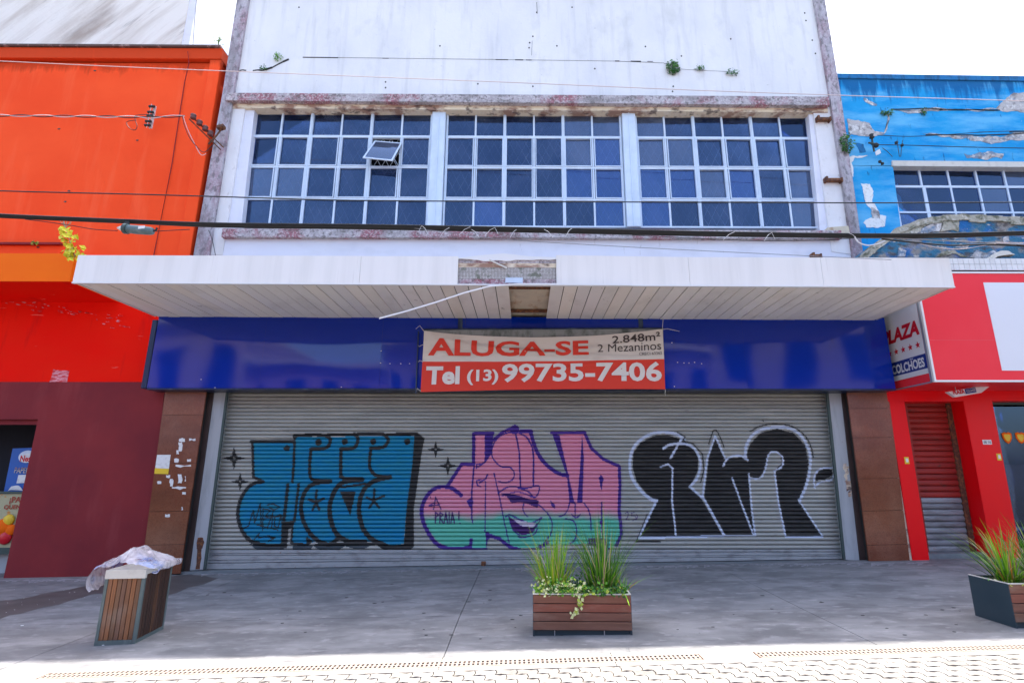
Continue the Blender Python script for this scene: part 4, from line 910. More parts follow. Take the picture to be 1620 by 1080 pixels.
for q in ks_: drape('graffiti_edge', [], [A3.st(*q)], M['p_black'], .0045, ragged=.002)

# ================================================================== BLUE SIGNBOARD
SB = thing('blue_signboard', 'long glossy blue fascia signboard across the shopfront above the graffiti shutter', 'signboard', (-.4, SIGN, 3.0))
zb_ = (P(240, 616, SIGN).z + P(1410, 612, SIGN).z) / 2
zt_ = zc(0) + .02
bx = [P(x, 560, SIGN).x for x in (240, 416, 603, 735, 1013, 1178, 1412)]
bx[0] = (P(248, 515, SIGN).x + P(233, 614, SIGN).x) / 2; bx[-1] = (P(1402, 512, SIGN).x + P(1415, 610, SIGN).x) / 2
rb = random.Random(9)
for a, b in zip(bx, bx[1:]):
    m = MB(); ty = [rb.uniform(-.004, .004) for _ in range(4)]; nx, nz = 8, 5; vs = []
    for j in range(nz + 1):
        for i in range(nx + 1):
            u, v = i / nx, j / nz; vs.append((a + .0015 + (b - a - .003) * u, SIGN + ty[0] * (1 - u) + ty[1] * u + .006 * math.sin(3 * u + 5 * v + ty[2] * 500) * (u * (1 - u) * 3), zb_ + (zt_ - zb_) * v))
    fs = [(j * (nx + 1) + i, j * (nx + 1) + i + 1, (j + 1) * (nx + 1) + i + 1, (j + 1) * (nx + 1) + i) for j in range(nz) for i in range(nx)]
    m.add(vs, fs); build('panel', m, M['blue_panel'], SB, smooth=True, fixn=False)
m = MB(); m.box(bx[0], bx[-1], SIGN + .018, SIGN + .04, zb_, zt_); build('backing', m, M['seam_dark'], SB)
m = MB(); m.box(bx[0] - .10, bx[0] - .003, SIGN - .015, SIGN + .28, zb_ - .01, P(248, 506, SIGN).z); build('end_trim', m, M['blue_edge'], SB, bevel=.008)
m = MB(); m.box(bx[0], bx[-1], SIGN + .005, SHUT - .16, zb_ - .03, zb_ - .004); build('underside', m, M['blue_edge'], SB)
for px in (728, 1014):
    a = P(px, 515, SIGN - .012); m = MB(); m.box(a.x - .04, a.x + .04, SIGN - .02, SIGN - .008, P(px, 521, SIGN).z, zt_ - .03); build('bracket_plate', m, M['blue_edge'], SB)
m = MB(); rr = random.Random(5)
for (x, y) in ((602, 574), (617, 575), (634, 575), (648, 575), (603, 555), (1072, 573), (1082, 574), (1090, 574), (1099, 573), (1110, 575), (318, 600), (340, 613), (1067, 611), (540, 612), (1063, 542)):
    c = P(x, y, SIGN - .014); m.prism([c + Vector((.011 * math.cos(k * 1.25), 0, .009 * math.sin(k * 1.25))) for k in range(5)], (0, .003, 0))
build('rivet', m, M['trim_white'], SB, kind='stuff')

# ------------------------------------------------------------------ rental banner
BN = thing('rental_banner', 'red and white ALUGA-SE rental banner tied over the middle of the blue signboard', 'banner', (P(860, 600, SIGN - .1).x, SIGN - .1, 3.0))
def bpt(u, v, off=0):
    """u,v from the photo's banner corners; cloth sags at its upper edge and has diagonal folds."""
    xl = 665.5 + (671 - 665.5) * v; xr = 1052.6 + (1048.5 - 1052.6) * v
    yl = 620 + (523 - 620) * v; yr = 615.5 + (520.5 - 615.5) * v
    x = xl + (xr - xl) * u; y = yl + (yr - yl) * u
    sag = 11.5 * (math.sin(math.pi * min(1, u * 1.02)) ** .8) * max(0, (v - .0)) ** 2.2 - 2.0 * math.sin(math.pi * u) * (1 - v)
    y += sag
    # folds
    e = math.sin(math.pi * u) ** .5
    f = .020 * math.exp(-((v - (.86 - .36 * min(u, 1 - u) * 1.2)) / .055) ** 2) * e
    f += .016 * math.exp(-((v - (.97 - .85 * u + .42 * u * u)) / .04) ** 2) * e
    f += .014 * math.exp(-((v - (.28 + .55 * max(0, u - .45))) / .05) ** 2) * (1 if u > .45 else max(0, (u - .25) / .2)) * e
    f += .010 * math.exp(-((v - (.62 + .10 * math.sin(5 * u))) / .05) ** 2) * e
    f += .005 * math.sin(23 * u + 7 * v)
    p = P(x, y, SIGN - .085); p.y -= f * 1.7 + off; return p
m = MB(); nu, nv = 110, 44; vs = [bpt(i / nu, j / nv) for j in range(nv + 1) for i in range(nu + 1)]
for j in range(nv):
    v = (j + .5) / nv
    for i in range(nu): m.f.append((j * (nu + 1) + i, j * (nu + 1) + i + 1, (j + 1) * (nu + 1) + i + 1, (j + 1) * (nu + 1) + i)); m.m.append(1 if v < .5 else 0)
m.v = [tuple(v) for v in vs]
build('cloth', m, [M['banner_white'], M['banner_red']], BN, smooth=True, fixn=False)
def bl(z): return lambda u, v: bpt(u, v, .013)
# zoom coordinates of the banner -> u,v
def uv(x, y): return ((x - 68) / 1478, (428 - y) / 382)
def btext(s, x0, x1, y0, y1, bold, mt, nm):
    (u0, v0), (u1, v1) = uv(x0, y1), uv(x1, y0)
    m = MB(); text_on(m, s, bl(0), u0, u1, v0, v1, bold, cuts=60); build('lettering', m, mt, BN, smooth=True, fixn=False)
btext('ALUGA-SE', 100, 1085, 84, 200, .03, M['banner_red'], '')
btext('2.848m²', 1232, 1528, 62, 118, .01, M['banner_black'], '')
btext('2 Mezaninos', 1140, 1530, 122, 178, 0, M['banner_black'], '')
btext('CRECI 63362', 1393, 1533, 190, 209, .0, M['banner_black'], '')
btext('Tel', 95, 300, 268, 385, .04, M['banner_letter'], '')
btext('(13)', 345, 535, 292, 392, .03, M['banner_letter'], '')
btext('99735-7406', 556, 1528, 252, 380, .028, M['banner_letter'], '')
m = MB(); m.prism([P(x, y, SIGN - .045) for x, y in ((669, 611), (1051, 610), (1049, 519.5), (672, 521))], (0, .02, 0)); build('backing_board', m, M['board'], BN)
m = MB()
for (a, b) in (((662, 524), (658, 622)), ((670, 521), (1050, 519))): m.tube([P(*a, SIGN - .05), P(*b, SIGN - .05)], .014, 6)
build('frame_bar', m, M['blue_edge'], BN)
m = MB()
for (a, b, c) in (((671, 524), (664, 515), (658, 520)), ((1048, 521), (1056, 520), (1075, 524)), ((1048, 521), (1049, 505), (1049, 500)), ((1052.5, 616), (1052, 622), (1053, 626)), ((666, 619), (660, 614), (659, 620)), ((669, 572), (664, 570), (660, 574)), ((669, 545), (663, 548), (661, 545))):
    m.tube([P(*a, SIGN - .09), P(*b, SIGN - .08), P(*c, SIGN - .03)], .005, 5)
build('tie_cord', m, M['rim'], BN)

# ================================================================== ORANGE BUILDING (left)
OB = thing('orange_building', 'orange and red painted shop building with maroon base left of the white building', 'building', (-10, FAC, 0))
OD = FAC + .05
xr_top, xr_bot = 353, 224
def obx(y): return 353 + (y - 80) * (302 - 353) / (400 - 80)
ZO = P(340, 82, OD).z
m = MB(); xo = P(obx(250), 250, OD).x; xo2 = P(235, 850, OD).x
wx = -26
m.box(wx, xo - .02, OD + .9, 22, -.5, ZO - .3); build('rear_volume', m, M['dark_room'], OB)
zm = P(150, 604, OD).z
zr_ = P(60, 445, OD).z; zsoff = P(60, 478, OD).z
m = MB(); m.box(wx, xo, OD, OD + .9, P(60, 430, OD).z, P(200, 100, OD).z); build('upper_wall', m, M['orange'], OB)
m = MB(); zt0 = P(200, 98, OD).z
m.box(wx, xo + .04, OD - .10, OD + .9, zt0, ZO); m.box(xo - .20, xo + .04, OD - .08, OD + .02, P(60, 430, OD).z, zt0 - .001); build('parapet_frame', m, M['orange'], OB, bevel=.01)
m = MB(); m.box(wx, xo + .01, OD - .14, OD + .3, ZO + .002, ZO + .05); build('coping', m, M['coping'], OB)
m = MB(); m.box(wx, xo2 + .15, OD, OD + .9, zm, P(60, 430, OD).z - .001); build('red_wall', m, M['red_wall'], OB)
# maroon base with the shop opening
m = MB(); m.prism([P(x, y, OD - .01) for x, y in ((2, 930), (226, 924), (262, 604), (73, 604))], (0, .5, 0))
zlin = P(40, 663, OD).z; xop = P(62, 663, OD).x
m.box(wx, P(73, 604, OD).x + .02, OD - .008, OD + .5, zlin, zm - .002); build('maroon_wall', m, M['maroon'], OB)
m = MB(); m.box(wx, xop, OD + .06, OD + .12, zlin - .09, zlin - .002); build('door_head', m, M['maroon'], OB)
# projecting orange band
OC = 8.6; xe = P(114, 425, OC).x
m = MB(); m.box(wx, xe, OC, OD - .002, P(60, 445, OC).z, P(60, 401, OC).z); bando = build('projecting_band', m, [M['orange_band'], M['red_wall']], OB)
for p in bando.data.polygons:
    if p.normal.z < -.5: p.material_index = 1
m = MB(); m.box(wx, P(100, 386, OD).x, OD - .07, OD, P(50, 388.5, OD).z, P(50, 385.5, OD).z); build('ledge', m, M['maroon'], OB)
# cable down the facade, vents and dirt
m = MB(); m.tube([P(297, 82, OD - .15), P(299, 100, OD - .15), P(292, 130, OD - .02), P(272, 260, OD - .02), P(244, 400, OD - .02), P(236, 440, OD - .02)], .009, 5); build('wall_cable', m, M['maroon'], OB)
m = MB()
for x, y in ((103, 319), (109, 302), (93, 204), (217, 222), (150, 112), (60, 391)):
    c = P(x, y, OD - .006); m.prism([c + Vector((.03 * math.cos(k), 0, .018 * math.sin(k))) for k in range(6)], (0, .005, 0))
build('dirt_spot', m, M['coping'], OB, kind='stuff')
m = MB(); m.prism([P(x, y, OD - .006) for x, y in jitter([(78, 604), (106, 604), (110, 586), (84, 584)], .04, 2)], (0, .003, 0)); build('torn_sticker', m, M['pinkpaper'], OB)
m = MB(); rr = random.Random(8)
for i in range(60):
    t = rr.random(); x = -5 + 205 * t; y = 470 + 40 * t + rr.gauss(0, 5); L = rr.uniform(1, 8)
    if x > 112 and y < 445 + .417 * (x - 113) + 12: continue
    D_ = OC + (OD - OC) * .5
    m.prism([P(u, v, OD - .012) for u, v in jitter([(x, y), (x + L, y + 1.2), (x + L, y + 1.8), (x, y + .9)], .2, 1, rr)], (0, .003, 0))
build('paint_scrape', m, M['torn'] if 'torn' in M else M['pinkpaper'], OB, kind='stuff')
# dark interior, side wall, freezer posters
m = MB(); m.box(wx, xop - .6, 13.0, 13.1, -.3, zlin); m.box(wx, xop, OD + .5, 13, zlin, zlin + .05); m.box(xop + .0, xop + .04, OD + .48, 13, -.3, zlin); build('dark_interior', m, M['dark_room'], OB)
XP = P(62, 663, OD).x
PT = thing('shop_poster', 'blue ice cream poster with round emblem inside the dark left opening', 'poster', (P(40, 775, 10.3).x, 10.3, .8))
pq = [(6, 777), (60, 777), (76, 707), (20, 709)]
m = MB(); m.prism([P(x, y, 10.3) for x, y in pq], (0, .03, 0)); build('poster_board', m, M['sign_blue2'] if 'sign_blue2' in M else mat('poster_blue', (.01, .10, .42), .35), PT)
fn = quadfn(P(6, 777, 10.29), P(60, 777, 10.29), P(76, 707, 10.29), P(20, 709, 10.29))
def disc(mb, c, rx, rz, n=20, th=.004): mb.prism([Vector(c) + Vector((rx * math.cos(2 * math.pi * k / n), 0, rz * math.sin(2 * math.pi * k / n))) for k in range(n)], (0, -th, 0))
m = MB(); disc(m, P(43, 722, 10.295), .16, .115); build('emblem_rim', m, M['frame_white'], PT)
m = MB(); disc(m, P(43.5, 724, 10.288), .145, .085); build('emblem', m, M['paper'], PT)
m = MB(); text_on(m, 'Nestlé', quadfn(P(31, 730, 10.28), P(58, 730, 10.28), P(60, 720, 10.28), P(33, 720, 10.28)), 0, 1, 0, 1, .03); build('lettering', m, M['letter_red'], PT)
m = MB(); text_on(m, 'PAPEL', quadfn(P(22, 748, 10.28), P(44, 748, 10.28), P(46, 739, 10.28), P(24, 739, 10.28)), 0, 1, 0, 1, .0); build('lettering', m, M['cream_rot'], PT)
m = MB(); m.prism([P(x, y, 10.285) for x, y in ((26, 764), (48, 763), (50, 750), (29, 751))], (0, .004, 0)); m.prism([P(x, y, 10.285) for x, y in jitter([(12, 776), (36, 776), (30, 768), (18, 769)], .08, 2)], (0, .004, 0)); build('white_caption', m, M['paper'], PT)
FZ = thing('freezer_poster', 'cream food poster with ¡PA QUENTE lettering standing below the blue poster', 'poster', (P(20, 860, 10.15).x, 10.15, .2))
m = MB(); m.prism([P(x, y, 10.15) for x, y in ((-60, 872), (22, 866), (47, 780), (-50, 782))], (0, .05, 0)); build('poster_board', m, mat('poster_cream', (.42, .40, .24), .5, layers=[((.55, .22, .04), (5, 5, 5), .60, .04, 3)]), FZ)
m = MB(); text_on(m, '¡PAO', quadfn(P(14, 797, 10.14), P(42, 797, 10.14), P(44, 785, 10.14), P(16, 785, 10.14)), 0, 1, 0, 1, .03); text_on(m, 'QUENTE', quadfn(P(5, 806, 10.14), P(42, 806, 10.14), P(44, 798, 10.14), P(7, 798, 10.14)), 0, 1, 0, 1, .03)
build('lettering', m, mat('letter_brown_red', (.35, .06, .03), .5), FZ)
for (x, y, rx, rz, mt) in ((14, 822, .10, .10, 'y'), (3, 834, .15, .14, 'o'), (17, 838, .10, .09, 'o'), (8, 850, .12, .08, 'r')):
    m = MB(); m.lathe(P(x, y, 10.13), [(-.03, .02), (-.02, rx * .9), (0, rx), (.02, rx * .9), (.03, .02)], 'y', 14); build('printed_roll', m, M['orange_band'] if mt == 'o' else M['yellow'] if mt == 'y' else M['letter_red'], FZ, smooth=True)
for y0, y1 in ((780, 777), (876, 866)):
    m = MB(); m.prism([P(x, y, 10.12) for x, y in ((-60, y0), (48 if y0 < 800 else 24, y0), (48 if y0 < 800 else 24, y1), (-60, y1))], (0, .05, 0)); build('frame_bar', m, M['guide_dark'], FZ)
m = MB(); m.box(-13, P(14, 900, 10.3).x, 10.25, 10.9, -.25, P(10, 876, 10.25).z); tag(build('freezer', m, M['grey_paint']), 'pale grey freezer base on the floor inside the dark opening at the far left', 'freezer')

# grey stained building behind
GB = thing('stained_building', 'tall stained off-white blank building rising behind the orange one', 'building', (-14, 15, 0))
gx = P(304, 40, 15).x
m = MB(); m.box(-45, gx - .25, 15, 30, -.3, 24); build('blank_wall', m, M['stained_white'], GB)
m = MB(); m.box(gx - .25, gx, 15.02, 30, -.3, 24); build('corner_strip', m, M['lavender_wall'], GB)
m = MB(); m.tube([P(313, -20, 14.5), P(308, 30, 14.5), P(304, 92, 14.5)], .012, 5); tag(build('antenna_cable', m, M['cable_grey']), 'thin grey cable hanging against the sky between stained and white buildings', 'cable')

# ================================================================== BLUE BUILDING (right)
BB = thing('blue_building', 'peeling bright blue building with red shopfront right of the white building', 'building', (9, FAC, 0))
BD = FAC + .06; XE = 26
xbl = XR + .0
ZB = P(1450, 120, BD).z
m = MB(); m.box(xbl + .02, XE, BD + .9, 22, -.4, ZB - .3); build('rear_volume', m, M['dark_room'], BB)
yb_ = lambda x: 117 + (x - 1320) * .014
slab('upper_wall', [[(1300, 262), (2300, 262 + 9), (2300, 133), (1306, 117)]], BD, .9, M['sky_blue'], BB)
slab('wall', [[(1340, 420), (1432.5, 420), (1412.5, 262), (1300, 262)]], BD + .0, .9, M['sky_blue'], BB, 'blue wall left of the window')
slab('roof_edge', [[(1306, 123), (2300, 139), (2300, 130.5), (1306, 116)]], BD - .03, .9, M['blue_grime'], BB)
rr = random.Random(21)
def patch(pts, mt='bare_plaster', D=None, th=.006, amp=.10, name='plaster_patch', off=.006, parent=BB):
    D = D or BD; m = MB(); m.prism([P(a, b, D - off) for a, b in jitter(pts, amp, 3, rr)], (0, th, 0)); return build(name, m, M[mt], parent)
patch([(1340, 188), (1358, 190), (1376, 195), (1384, 208), (1398, 210), (1402, 200), (1408, 188), (1402, 182), (1410, 178), (1404, 196), (1400, 212), (1372, 216), (1344, 213)])
patch([(1366, 155), (1376, 160), (1388, 165), (1386, 168), (1374, 164), (1368, 160)])
patch([(1576, 172), (1590, 158), (1604, 147), (1640, 146), (1640, 178), (1600, 176), (1540, 176), (1470, 175), (1412, 174), (1470, 171), (1540, 173)])
patch([(1460, 212), (1480, 211), (1510, 214), (1530, 213), (1570, 216), (1610, 210), (1660, 210), (1660, 220), (1600, 221), (1535, 222), (1530, 218), (1490, 217)])
patch([(1525, 243), (1540, 244), (1560, 241), (1588, 243), (1585, 251), (1555, 252), (1530, 250)], amp=.15)
patch([(1362, 290), (1376, 291), (1382, 303), (1380, 320), (1388, 331), (1392, 340), (1402, 342), (1400, 358), (1372, 360), (1366, 352), (1378, 344), (1386, 345), (1382, 335), (1370, 322), (1366, 305)], 'paper', amp=.12)
patch([(1378, 328), (1390, 334), (1392, 346), (1380, 344)], amp=.12, off=.010)
patch([(1340, 250), (1350, 246), (1373, 246), (1352, 249), (1347, 258), (1350, 280), (1345, 276)], 'paper')
patch([(1352, 226), (1366, 228), (1370, 240), (1360, 242)], 'blue_grime')
patch([(1385, 240), (1392, 236), (1394, 242), (1386, 246)], 'paper')
for pts in ([(1410, 173.5), (1470, 172), (1540, 174), (1582, 175)], [(1465, 214), (1530, 214), (1600, 213), (1640, 209)]):
    m = MB()
    q = jitter(pts, .02, 2, rr)[:14]
    for a, b in zip(q, q[1:]):
        A, Bq = P(*a, BD - .012), P(*b, BD - .012); m.prism([A, Bq, Bq + Vector((0, 0, .02)), A + Vector((0, 0, .02))], (0, .006, 0))
    build('crack', m, M['seam_dark'], BB)
# window with small panes
slab('window_head', [[(1412, 262.5), (2300, 270), (2300, 262), (1411.5, 254)]], BD - .03, .3, M['rim'], BB)
slab('window_jamb', [[(1419, 345), (1432, 345), (1415, 262), (1411, 262)]], BD + .15, .3, M['sky_blue'], BB)
BW = BD + .14
def bzr(y): return P(1540, y, BW).z
brow = [bzr(263.5), bzr(296), bzr(337), bzr(372)]
bx0 = P(1423, 300, BW).x; pit = (P(1587, 275, BW).x - P(1454, 275, BW).x) / 3
fr = MB(); bxa = P(1454, 275, BW).x - pit
ncol = 18
fr.box(bxa, bxa + ncol * pit, BW - .02, BW + .05, brow[0] - .02, brow[0] + .02)
for c in range(ncol + 1):
    hw = .034 if c in (1, 7, 13) else .018
    fr.box(bxa + c * pit - .018, bxa + c * pit + .018, BW - .021, BW + .045, brow[1], brow[0])
    fr.box(bxa + c * pit - hw + .03 * (c in (1, 7, 13)), bxa + c * pit + hw + .03 * (c in (1, 7, 13)), BW - .021, BW + .045, brow[3], brow[1])
for k in (1, 2): fr.box(bxa, bxa + ncol * pit, BW - .024, BW + .05, brow[k] - (.03 if k == 1 else .018), brow[k] + .02)
BWN = build('window', fr, M['frame_white'], BB, 'small-paned window above the ruined ledge')
for r_ in range(3):
    for c in range(ncol):
        h = brow[r_] - brow[r_ + 1]
        o = link('pane', pane_mesh(round(pit - .02, 3), round(h - .02, 3)), BWN, (bxa + (c + .5) * pit, BW + .01, brow[r_ + 1] + .01))
        o.rotation_euler = (R(rw.uniform(-1.3, 1.3)), 0, R(rw.uniform(-1.3, 1.3)))
        o.material_slots[0].link = 'OBJECT'; o.material_slots[0].material = M['glass_dusty' if (r_, c) in ((1, 3), (0, 4)) else 'glass']
m = MB(); m.prism([P(x, y, BW + .06) for x, y in ((1524, 333), (1552, 335), (1546, 313), (1520, 314))], (0, .01, 0)); build('paper_behind_glass', m, M['board'], BB)
# ruined ledge
LD = 8.95
lp = [(1376, 412), (1378, 396), (1388, 384), (1404, 372), (1430, 357), (1455, 348), (1477, 343), (1521, 339.5), (1600, 343), (2300, 352), (2300, 418)]
m = MB(); lj = jitter(lp[:-2], .03, 2, rr); lj = [q for q in lj]; 
m.prism([P(a, b, LD) for a, b in lp], (0, BD - LD - .002, 0)); LG = build('ruined_ledge', m, M['ledge'], BB, 'crumbling concrete ledge with blue paint remnants')
m = MB(); top = lp[1:-1]
def shp(q, d): return (q[0] + d * .3, q[1] + d)
for a, b in zip(top, top[1:]):
    n = max(2, int((b[0] - a[0]) / 12)); n = min(n, 24)
    for k in range(n):
        u, v = lerp2(a, b, k / n), lerp2(a, b, (k + 1) / n)
        h = rr.uniform(7, 12); m.prism([P(u[0], u[1] + h, LD - .03), P(v[0], v[1] + h, LD - .03), P(v[0], v[1] - rr.uniform(0, 2), LD - .03), P(u[0], u[1] - rr.uniform(0, 2), LD - .03)], (0, .3 + rr.uniform(-.01, .02), 0))
build('ledge_lip', m, M['moss_edge'], LG, kind='stuff')
for pts, mt in (([(1466, 358), (1490, 352), (1486, 366), (1462, 372), (1440, 374)], 'bare_plaster'), ([(1488, 366), (1492, 352), (1518, 348), (1516, 366)], 'moss_edge'), ([(1400, 374), (1450, 352), (1470, 352), (1452, 368), (1420, 378)], 'moss_edge'), ([(1420, 406), (1422, 392), (1434, 396), (1432, 406)], 'bare_plaster'), ([(1508, 392), (1520, 385), (1534, 388), (1530, 394)], 'bare_plaster'), ([(1480, 407), (1490, 399), (1510, 396), (1524, 403), (1530, 407)], 'moss_edge'), ([(1535, 407), (1545, 396), (1560, 400), (1572, 396), (1580, 404), (1576, 408)], 'bare_plaster'), ([(1588, 376), (1596, 372), (1594, 386), (1588, 382)], 'bare_plaster')):
    patch(pts, mt, LD - .004, .02, .12, off=.012, name='spalled_patch', parent=LG)
m = MB(); m.prism([P(x, y, LD - .2) for x, y in jitter([(1563, 411), (1570, 404), (1582, 397), (1596, 397), (1606, 403), (1594, 403), (1580, 405), (1568, 413)], .05, 2, rr)], (0, .12, 0)); build('broken_chunk', m, M['rim'], LG)
# white tile band
TD = 8.72; tz0, tz1 = P(1560, 427.5, TD).z, P(1560, 408.5, TD).z
m = MB(); m.box(6.3, XE, TD + .012, BD - .01, tz0 - .02, tz1); TB = build('tile_band', m, M['seam_dark'], BB)
tx = 6.32; tw = .094; th_ = (tz1 - tz0) / 2
for c in range(40):
    for r_ in range(2):
        m = MB(); m.box(tx + c * tw + .003, tx + (c + 1) * tw - .003, TD, TD + .013, tz0 + r_ * th_ + .003, tz0 + (r_ + 1) * th_ - .003); build('tile', m, M['tile'], TB)
m = MB(); m.box(tx + 40 * tw, XE, TD, TD + .013, tz0, tz1); build('tile_field', m, M['tile'], TB, kind='stuff')

# red shopfront below
RD = FAC + .0
def rquad(name, q, D, th, mt, lab=None, bevel=0): return slab(name, [q], D, th, M[mt], BB, lab, bevel=bevel)
rquad('red_pillar', [(1445, 890), (1471, 889), (1430.5, 634), (1405, 634)], RD, .5, 'shop_red', 'narrow red pillar left of the red shutter')
rquad('edge_joint', [(1440, 891), (1445, 891), (1405, 632), (1403, 632)], RD + .02, .3, 'cream_rot')
rquad('red_header', [(1404.5, 635), (2200, 630), (2200, 600), (1400, 600)], RD, .5, 'shop_red')
rquad('red_pillar', [(1573, 884), (1616, 882), (1569.5, 634), (1525, 634)], RD, .5, 'shop_red', 'wide red pillar right of the red shutter')
XC = P(1549, 760, RD).x
m = MB(); m.prism([P(1571, 884, RD + .002), P(1524, 634, RD + .002), P(1524, 634, RD + .002) + Vector((0, .45, 0)), P(1571, 884, RD + .002) + Vector((0, .45, 0))], (.02, 0, 0)); build('pillar_return', m, M['shop_red'], BB)
rquad('door_step', [(1466, 888), (1575, 885), (1573, 874), (1466, 876)], RD + .10, .5, 'threshold')
S2 = RD + .33
SC2 = slab('shutter_backing', [[(1466, 884), (1560, 882), (1530, 630), (1425, 630)]], S2 + .05, .05, M['seam_dark'], BB)
s2z0, s2z1 = P(1500, 873, S2).z, P(1470, 634, S2).z
nsl = 26; RS = link('roller_shutter', None, BB, (P(1490, 760, S2).x, S2, s2z0)); RS['label'] = 'narrow roller shutter, red above and bare grey below'
for i in range(nsl):
    z0, z1 = s2z0 + (s2z1 - s2z0) * i / nsl, s2z0 + (s2z1 - s2z0) * (i + 1) / nsl
    h = z1 - z0; xa_ = P(1425, 640, S2).x - .05; xb_ = P(1545, 800, S2).x + .1; m = MB()
    ys = [(0, .02), (.08, .0), (.3, -.012), (.6, -.012), (.9, 0), (1, .02)]
    dyw = rr.uniform(-.002, .002)
    pts = [(z0 + h * t, S2 + y + dyw) for t, y in ys]
    m.prism([(xa_, y, z) for z, y in pts] + [(xa_, S2 + .035, z1), (xa_, S2 + .035, z0)], (xb_ - xa_, 0, 0))
    build('slat', m, M['slat_grey'] if i < 9 else M['slat_red'], RS)
slab('rusty_guide', [[(1538, 882), (1546, 882), (1505, 634), (1496, 634)]], S2 - .03, .06, M['rust'], BB)
slab('rusty_guide', [[(1467, 884), (1472, 884), (1434, 634), (1429, 634)]], S2 - .03, .06, M['slat_red'], BB)
# shop window to the right
GWD = RD + .25
m = MB(); m.box(P(1570, 700, GWD).x - .3, XE, 14, 14.1, -.3, 4); m.box(P(1570, 700, GWD).x + .1, XE, GWD + .1, 14, 3.05, 3.1); m.box(P(1570, 700, GWD).x + .12, P(1570, 700, GWD).x + .16, GWD + .1, 14, -.3, 3.1); build('shop_interior', m, mat('shop_interior_paint', (.22, .27, .24), .8), BB)
m = MB(); m.box(P(1590, 700, GWD).x - .2, XE, GWD, GWD + .01, .35, P(1600, 643, GWD).z); build('shop_window', m, M['glass'], BB)
m = MB(); zt = P(1600, 640, GWD).z; m.box(P(1570, 700, GWD).x, XE, GWD - .02, GWD + .04, zt, zt + .05); m.box(P(1590, 700, GWD).x, XE, GWD - .02, GWD + .05, .05, .36); build('window_frame', m, M['guide_dark'], BB)
SHLD = [(-1, .8), (-.4, 1), (0, .85), (.4, 1), (1, .8), (.95, -.1), (.5, -.8), (0, -1.1), (-.5, -.8), (-.95, -.1)]
for px in (1593.5, 1614.5):
    c = P(px, 692, GWD - .006); m = MB(); m.prism([c + Vector((x * .09, 0, y * .10)) for x, y in SHLD], (0, -.002, 0)); s_ = build('shield_sticker', m, M['orange_band'], BB)
    m = MB(); m.prism([c + Vector((x * .06, -.004, y * .066)) for x, y in SHLD], (0, -.002, 0)); build('shield_centre', m, M['yellow'], s_)
for (px, py) in ((1434.5, 728), (1580.5, 722.5)):
    c = P(px, py, RD - .003); m = MB(); m.prism([c + Vector((x, 0, y)) for x, y in ((-.04, -.06), (.04, -.06), (.04, .06), (-.04, .06))], (0, -.003, 0)); s_ = build('yellow_sticker', m, M['yellow'], BB)
    m = MB(); m.prism([c + Vector((x, -.004, y)) for x, y in ((-.018, -.03), (.024, -.03), (.024, .035), (-.018, .035))], (0, -.002, 0)); build('sticker_print', m, M['paper'], s_)
c = P(1561.5, 699, RD - .003); m = MB(); m.prism([c + Vector((x, 0, y)) for x, y in ((-.08, -.042), (.08, -.042), (.08, .042), (-.08, .042))], (0, -.004, 0)); NP = build('number_plate', m, M['paper'], BB)
m = MB(); text_on(m, '66 16', quadfn(*[c + Vector((x, -.006, y)) for x, y in ((-.065, -.026), (.065, -.026), (.065, .026), (-.065, .026))]), 0, 1, 0, 1, .0); build('numerals', m, M['seam_dark'], NP)

# shop sign box
SG = thing('shop_sign_box', 'big red shop sign box, blank white panel in front, PLAZA COLCHÕES on its side', 'sign', (9, 8.64, 3.0))
BXF = 8.64
cxL = P(1478, 603, BXF).x; zb0 = P(1478, 604, BXF).z; zt0_ = P(1540, 430, BXF).z
m = MB(); m.box(cxL + .005, XE - 6, BXF + .005, RD - .003, zb0 + .01, zt0_ - .02); build('box_body', m, M['sign_red'], SG)
m = MB(); m.box(cxL + .03, XE - 6, BXF, BXF + .006, zb0 + .03, zt0_ - .04); build('front_face', m, M['sign_red'], SG)
m = MB(); m.box(cxL - .004, XE - 6, BXF - .012, BXF + .03, zb0, zb0 + .032); m.box(cxL - .004, XE - 6, BXF - .012, BXF + .03, zt0_ - .03, zt0_); m.box(cxL - .004, cxL + .03, BXF - .011, BXF + .03, zb0 + .033, zt0_ - .031)
build('white_trim', m, M['trim_white'], SG)
m = MB(); m.box(cxL - .006, cxL + .004, BXF + .032, BXF + .075, zb0, zt0_); m.box(cxL - .007, cxL + .004, BXF + .076, RD, zb0 - .002, zb0 + .022); build('aluminium_trim', m, M['aluminium'], SG)
m = MB(); wq0, wq1 = P(1571, 520, BXF).x, P(2000, 520, BXF).x; m.box(wq0, XE - 7, BXF - .006, BXF + .001, P(1590, 586, BXF).z, P(1580, 447, BXF).z); build('white_panel', m, M['sign_white'], SG)
m = MB(); m.box(cxL + .04, wq0 - .02, BXF - .002, BXF + .001, P(1500, 537.6, BXF).z - .004, P(1500, 537.6, BXF).z); build('panel_joint', m, mat('joint_pink', (.8, .12, .12), .5), SG)
XS = cxL - .008
def sx(x, y, e=0): p = PX(x, y, XS); p.x -= e; return p
m = MB()
def syz(y0, y1, z0, z1, e, mi=0): m.prism([(XS - e, y0, z0), (XS - e, y1, z0), (XS - e, y1, z1), (XS - e, y0, z1)], (.004, 0, 0), mi)
wz0, wz1 = sx(1469, 590).z, zt0_ - .03; wy0 = sx(1468, 585).y
syz(wy0, RD, wz0, wz1, 0); build('side_panel', m, M['sign_white'], SG, 'white side panel of the sign box')
m = MB()
u = Vector((0, -1, 0))                                      # reading direction on the side face: from the wall to the street
